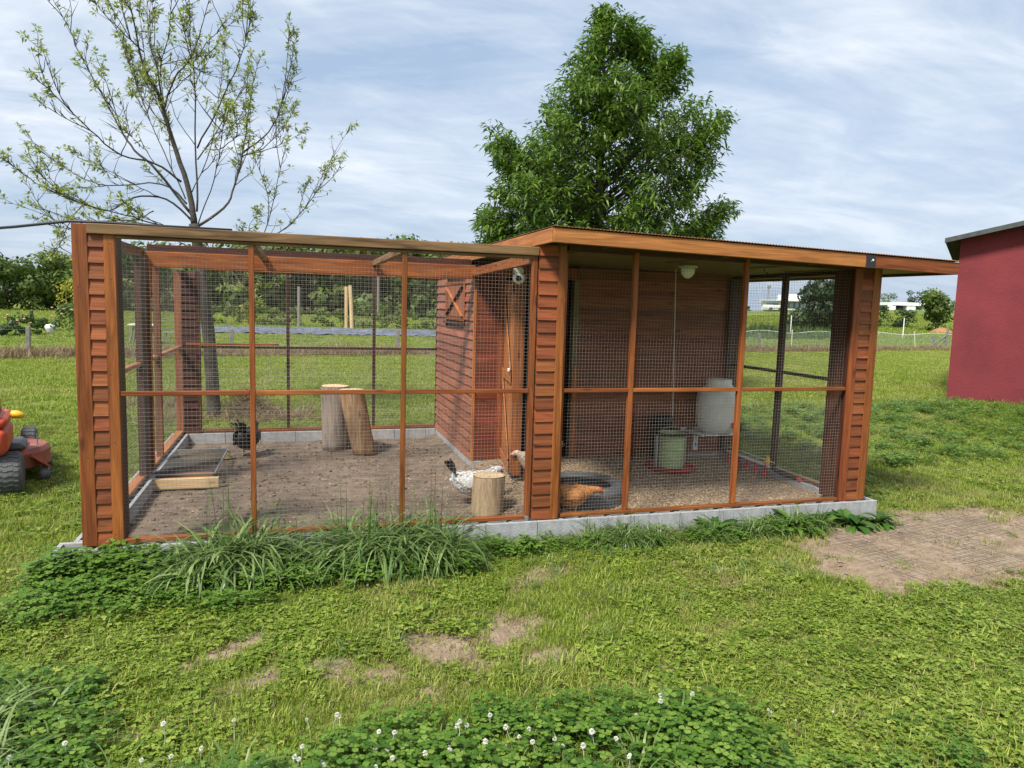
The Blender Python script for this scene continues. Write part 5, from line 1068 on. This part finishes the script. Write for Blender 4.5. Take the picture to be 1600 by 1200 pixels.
far_tree('distant_tree', 'distant rounded tree above the white carport roof', 'tree', 1410, 1446, 453, 150, F_FARD, 1100, 10)
far_tree('distant_tree', 'distant low tree right behind the right corner post', 'tree', 1368, 1408, 458, 160, F_FAR, 1000, 11)
far_tree('green_shrub', 'ragged shrub behind the right end of the rose bed', 'shrub', 88, 126, 468, 40, F_FAR, 700, 12, trunk=False, leaf=.14)
# wood behind the run and along the horizon, each one mass
def wood_mass(name, spans, dist, tops, mt, n, leaf, seed):
    big = MB()
    for i, (a, b) in enumerate(spans):
        dd = dist*random.uniform(.92, 1.1); p = atd((a+b)/2, 470, dd); zb = float(terrain(p[0], p[1])); w = (b-a)*dd/FPX; h = atd((a+b)/2, tops[i], dd)[2]-zb
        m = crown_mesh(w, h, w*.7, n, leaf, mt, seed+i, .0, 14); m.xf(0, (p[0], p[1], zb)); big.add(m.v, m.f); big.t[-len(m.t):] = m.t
    o = put(name, big, mt, None, origin=(0, 0, 0), recalc=False); o['kind'] = 'stuff'; return o
random.seed(77)
sp = [(a, a+random.uniform(85, 125)) for a in range(180, 800, 42)]
wood_mass('woodland', sp, 78, [random.uniform(372, 396) for _ in sp], F_FAR, 2600, .70, 100); wood_mass('woodland_edge', [(a, b) for a, b in sp], 86, [random.uniform(385, 402) for _ in sp], F_FARD, 2200, .8, 150)
sp = [(a, a+random.uniform(60, 95)) for a in range(1080, 1660, 38)]
wood_mass('horizon_woods', sp, 210, [random.uniform(468, 476)+(a_-1080)*.018 for a_, _ in sp], F_FAR, 420, 1.1, 200)
sp = [(a, a+random.uniform(70, 110)) for a in range(-260, 200, 45)]
wood_mass('far_copse', sp, 120, [random.uniform(408, 424) for _ in sp], F_FAR, 600, .9, 300)
# hedge row with poles, grey mulch strip
hg = MB()
for i, px in enumerate(range(318, 720, 26)):
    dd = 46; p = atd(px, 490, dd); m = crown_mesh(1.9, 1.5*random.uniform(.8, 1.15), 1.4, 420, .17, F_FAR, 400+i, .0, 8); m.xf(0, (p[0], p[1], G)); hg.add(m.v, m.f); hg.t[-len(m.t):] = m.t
put('hedge', hg, F_FARL, None, origin=(5., 40., G), recalc=False, label='low leafy hedge in front of the wood beyond the grey strip', category='hedge')
def pole(px, ptop, pbot, dist, r, mt, label, name='wooden_pole', cat='pole', lean=0):
    p = atd(px, pbot, dist); t = atd(px+lean, ptop, dist); zb = float(terrain(p[0], p[1])); 
    put(name, MB().tube([(p[0], p[1], zb-.05), (t[0], t[1], t[2])], r, 8), mt, None, label=label, category=cat)
pole(541, 448, 512, 44, .10, PALE[2], 'left one of the pale paired poles in front of the hedge'); pole(550, 446, 512, 43.5, .11, PALE[2], 'taller right one of the pale paired poles in front of the hedge', lean=-3)
pole(467, 448, 512, 44, .09, POSTG, 'lone grey pole in front of the hedge left of the paired poles'); pole(591, 424, 472, 60, .09, POSTG, 'thin dark trunk-like pole at the edge of the wood')
A = [gnd(300, 521), gnd(760, 529)]; B = [gnd(300, 513.5), gnd(760, 521)]; tv = []; tf = []; nu, nv = 90, 8
for i in range(nu+1):
    for j in range(nv+1):
        f, q = i/nu, j/nv; p = (A[0]*(1-f)+A[1]*f)*(1-q)+(B[0]*(1-f)+B[1]*f)*q; tv.append((p[0], p[1], G+.03+.11*abs(math.sin(q*math.pi*3))+random.uniform(0, .10)))
for i in range(nu):
    for j in range(nv): a = i*(nv+1)+j; tf.append((a, a+1, a+nv+2, a+nv+1))
put('mulch_strip', MB().add(tv, tf), TARP, None, recalc=False, label='crumpled grey plastic film on the beds beyond the lawn', category='plastic sheet', smooth=False)

# ---- fence along the lawn
fn = thing('wire_fence', 'low wire fence with grey posts along the far edge of the lawn', 'fence', (5., 19.5, G))
fx = [-16, -11, -5.6, -.55, 4.6, 10., 16., 21.4, 27.6, 34.3]
for x in fx: y = float(fence_y(x))+.25; put('fence_post', MB().bar((x, y, G-.1), (x+random.uniform(-.03, .03), y, G+.82), .10, .09, .008), POSTG, fn)
for h in (.25, .5, .74):
    put('fence_wire', MB().tube([(x, float(fence_y(x))+.25, G+h+(0 if i % 2 == 0 else -.02)) for i, x in enumerate(np.linspace(-16, 34.3, 21))], .004, 4), WIRE, fn)
nt_ = thing('net_fence', 'sagging grey green net fence with a white top rope left of the shed', 'fence', (29., 25.5, G))
def npt(px, z): p = gnd(px, 543.5+(px-1160)*.006); return Vector((p[0], p[1], G+z))
m = MB()
for k, px in enumerate(np.linspace(1150, 1485, 190)): a = npt(px, 0); b = npt(px+.8, .80+.06*math.sin(px*.07)); m.tube([a, b], .006, 3, cap=False)
for h in np.arange(.06, .8, .055): m.tube([npt(px, h) for px in np.linspace(1150, 1485, 12)], .006, 3, cap=False)
put('netting', m, plain('net_green', (.23, .30, .20), rough=.7), nt_, recalc=False, kind='stuff')
put('top_rope', MB().tube([npt(px, .82+.06*math.sin(px*.07)) for px in np.linspace(1150, 1485, 40)], .012, 5), WHITEM, nt_)
for px, ln in ((1430, -.25), (1236, .0)): a = npt(px, 0); b = npt(px-4 if ln else px, .95); put('stake', MB().tube([a, b], .026, 6), plain('pale_stake', (.62, .62, .42), rough=.6), nt_)
a = npt(1476, 0); put('brace_post', MB().bar(a, a+Vector((.1, 0, 1.15)), .10, .10, .01), POSTG, nt_); put('brace', MB().bar(npt(1448, .02), a+Vector((0, 0, .75)), .08, .08, .01), POSTG, nt_); put('brace', MB().bar(npt(1462, .02)+Vector((0, 0, 0)), a+Vector((0, 0, .55)), .06, .06, .01), POSTG, nt_)
for px, py, d_, lab in ((1412, 497, 52, 'short white stake standing in the far green field'), (1236, 493, 50, 'white stake in the field seen through the right mesh wall')):
    p = atd(px, py+13, d_); zb = float(terrain(p[0], p[1])); t = atd(px, py, d_); put('marker_stake', MB().tube([(p[0], p[1], zb), (p[0], p[1], t[2])], .035, 6), WHITEM, None, label=lab, category='stake')
p = atd(1472, 512, 60); put('earth_mound', MB().lathe([(1.1, -.1), (.8, .22), (.4, .45), (.05, .55)], 14, (p[0], p[1], float(terrain(p[0], p[1])))), DIRT, None, label='small heap of orange earth left of the shed', category='mound', smooth=True)
# tall weeds in the field seen through the right wall
g = np.random.default_rng(15); P = np.array([gnd(px, 524+dy_) for px, dy_ in zip(g.uniform(1160, 1300, 160), g.uniform(-6, 8, 160))]); P[:, 2] = G
scatter('tall_weeds', P, rots(g, 160, .1), g.uniform(1.5, 3.2, 160), g.integers(0, 3, 160), [lawn_tuft(.25, 60, .12, .42, .018, F_FAR) for _ in range(3)])
# ---- distant houses, lamp mast
def house(label, px0, px1, pbot, ptop, dist, build):
    a, b = atd(px0, pbot, dist), atd(px1, pbot, dist); c = (a+b)/2; s = dist/FPX; zb = float(terrain(c[0], c[1])); zb = min(zb, a[2]); root = thing('house', label, 'house', (c[0], c[1], zb))
    an = math.atan2(b[1]-a[1], b[0]-a[0]); Wd = np.hypot(*(b-a)[:2]); Ht = (pbot-ptop)*s+max(0, a[2]-zb)
    build(root, lambda m: m.xf(an, (c[0], c[1], zb)), Wd, Ht, s); return root
def house_a(root, F, W, H, s):
    h1 = H*.62
    put('wall', F(MB().box(-W/2, W/2, 0, 7, 0, h1*.9)), WHITEM, root); put('roof', F(MB().box(-W/2-.4, W/2+.3, -.8, 7.3, h1*.9, h1)), WHITEM, root); put('upper_storey', F(MB().box(-W*.05, W*.45, 1, 6, h1+.002, H)), WHITEM, root)
    for x0, x1 in ((-W*.12, W*.05), (W*.06, W*.22), (W*.23, W*.38)): f = put('window', F(MB().box(x0, x1, -.06, .02, .35, h1*.82)), BLACKP, root); put('pane', F(MB().box(x0+.1, x1-.1, -.10, -.061, .45, h1*.78)), plain('pale_glass', (.28, .38, .42), rough=.1), f)
    put('chimney', F(MB().box(-W*.16, -W*.12, 2, 2.5, h1+.002, H)), plain('brown_flue', (.16, .12, .10)), root)
def house_b(root, F, W, H, s):
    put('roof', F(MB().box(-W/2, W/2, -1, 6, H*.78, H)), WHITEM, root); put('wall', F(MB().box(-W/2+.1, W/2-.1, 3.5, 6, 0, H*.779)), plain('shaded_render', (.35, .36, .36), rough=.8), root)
    for x in (-.48, -.02, .1, .46): put('pillar', F(MB().box(W*x-.25, W*x+.45, -.9, .2, 0, H*.779)), WHITEM, root)
    for x0, x1 in ((-.4, -.08), (.16, .42)): put('window', F(MB().box(W*x0, W*x1, 3.4, 3.499, .3, H*.7)), GLASSD, root)
house('distant white flat-roofed house with glass front seen through the right mesh wall', 1213, 1262, 483, 459, 115, house_a)
house('distant white carport-like house with pillars right of the right corner post', 1388, 1441, 494, 472, 112, house_b)
lm = atd(1199, 484, 120); zl = float(terrain(lm[0], lm[1])); tl_ = atd(1199, 450, 120)[2]; ms = thing('lamp_mast', 'thin floodlight mast above the far trees seen through the right mesh wall', 'lamp mast', (lm[0], lm[1], zl))
put('pole', MB().tube([(lm[0], lm[1], zl), (lm[0], lm[1], tl_)], .10, 6), STEEL, ms); put('lamp_head', MB().box(lm[0]-.2, lm[0]+.35, lm[1]-.1, lm[1]+.1, tl_-.1, tl_+.4), STEEL, ms)
cr_ = atd(1207, 482, 112); zc_ = float(terrain(cr_[0], cr_[1])); cv = thing('parked_car', 'tiny white car parked left of the distant flat-roofed house', 'car', (cr_[0], cr_[1], zc_))
put('body', MB().box(cr_[0]-1.3, cr_[0]+1.3, cr_[1]-.8, cr_[1]+.8, zc_+.4, zc_+.95, .1), WHITEM, cv); put('cabin', MB().box(cr_[0]-.75, cr_[0]+.7, cr_[1]-.7, cr_[1]+.7, zc_+.951, zc_+1.45, .15), GLASSD, cv)
for a in (-.85, .85): put('wheel', MB().lathe([(.02, -.1), (.3, -.1), (.3, .1), (.02, .1)], 12, (cr_[0]+a, cr_[1]-.75, zc_+.3), 1), RUBBER, cv)

# ---- rose bed and bits at the left
def rose(label, px, py, w, h, dist, seed, flowers=True, mt=None):
    p = atd(px, py, dist); root = thing('rose_bush', label, 'shrub', (p[0], p[1], G)); m = crown_mesh(w, h, w*.8, 520, .12, F_FAR, seed, .0, 9); m.xf(0, (p[0], p[1], G)); put('foliage', m, mt or F_FAR, root, recalc=False)
    if flowers:
        random.seed(seed)
        for k in range(7): a = random.uniform(0, 6.28); q = (p[0]+math.cos(a)*w*.4, p[1]-abs(math.sin(a))*w*.4, G+h*random.uniform(.55, 1.)); put('bloom', MB().lathe([(.008, -.03), (.042, -.012), (.05, .012), (.03, .03), (.006, .033)], 8, q), F_ROSE, root)
rose('rose bush with pink blooms left of the dark stub post', 33, 515, 1.3, .9, 29, 1); rose('pale flowered bush at the left edge of the view', 8, 520, 1.1, .7, 28, 2, False, F_FARD); rose('tall rose bush touching the corner post with orange blooms', 106, 505, 1.5, 1.4, 29, 3); rose('low leafy bush behind the dark stub post', 72, 508, 1.3, .7, 30, 4, False)
p = gnd(50, 509); put('stub_post', MB().bar((p[0], p[1], G-.05), (p[0], p[1], G+.78), .14, .14, .015), plain('dark_post', (.05, .045, .04), rough=.9), None, label='short dark stub post in front of the rose bed', category='post')
p = atd(78, 500, 29.5); put('white_drum', MB().lathe([(.10, .0), (.13, .1), (.20, .22), (.21, .30), (.15, .38), (.03, .41)], 16, (p[0], p[1], G+.05)), WHITEM, None, smooth=True, label='white rounded tub between the rose bushes', category='tub')
p = atd(223, 512, 26); gt = thing('garden_table', 'small pale garden table on the lawn beyond the left mesh wall', 'table', (p[0], p[1], G))
put('tabletop', MB().box(p[0]-.42, p[0]+.42, p[1]-.4, p[1]+.4, G+.66, G+.71, .01), WHITEP, gt)
for a in (-1, 1):
    for b in (-1, 1): put('leg', MB().bar((p[0]+a*.38, p[1]+b*.35, G), (p[0]+a*.25, p[1]+b*.2, G+.66), .05, .05, .004), POSTG, gt)
p = atd(279, 515, 26); bn = thing('garden_bench', 'grey metal bench beyond the left mesh wall of the run', 'bench', (p[0], p[1], G))
put('seat', MB().box(p[0]-.5, p[0]+.5, p[1]-.2, p[1]+.2, G+.42, G+.46, .005), STEEL, bn)
for a in (-.4, .4): put('leg', MB().bar((p[0]+a, p[1], G), (p[0]+a, p[1], G+.42), .04, .04, .003), STEEL, bn)
# brush heap at the foot of the young tree
bh = MB(); random.seed(4)
for _ in range(900):
    a, r = random.uniform(0, 6.28), abs(random.gauss(0, .26)); hz = .42*math.exp(-(r/.30)**2)*random.random(); d = Vector((random.gauss(0, 1), random.gauss(0, 1), random.gauss(0, .6))).normalized()*random.uniform(.08, .22); c = Vector((.62+r*math.cos(a)*1.25, 6.20+r*math.sin(a), G+.02+hz)); bh.tube([c-d, c+d+Vector((0, 0, -.03))], .0028, 3, cap=False, tint=random.random())
put('brush_heap', bh, F_DRY, None, recalc=False, label='heap of dry twigs and cuttings at the foot of the young tree', category='brush heap')
g = np.random.default_rng(18); x = np.r_[g.normal(1.0, .45, 140), g.normal(-.2, .4, 60), g.normal(-.9, .5, 60)]; y = np.r_[g.normal(6.1, .22, 140), g.normal(6.0, .2, 60), g.normal(7.6, .3, 60)]
scatter('dry_cuttings', np.stack([x, y, terrain(x, y)], -1), rots(g, len(x), .5), g.uniform(.25, .55, len(x)), g.integers(0, 3, len(x)), T_DRY)
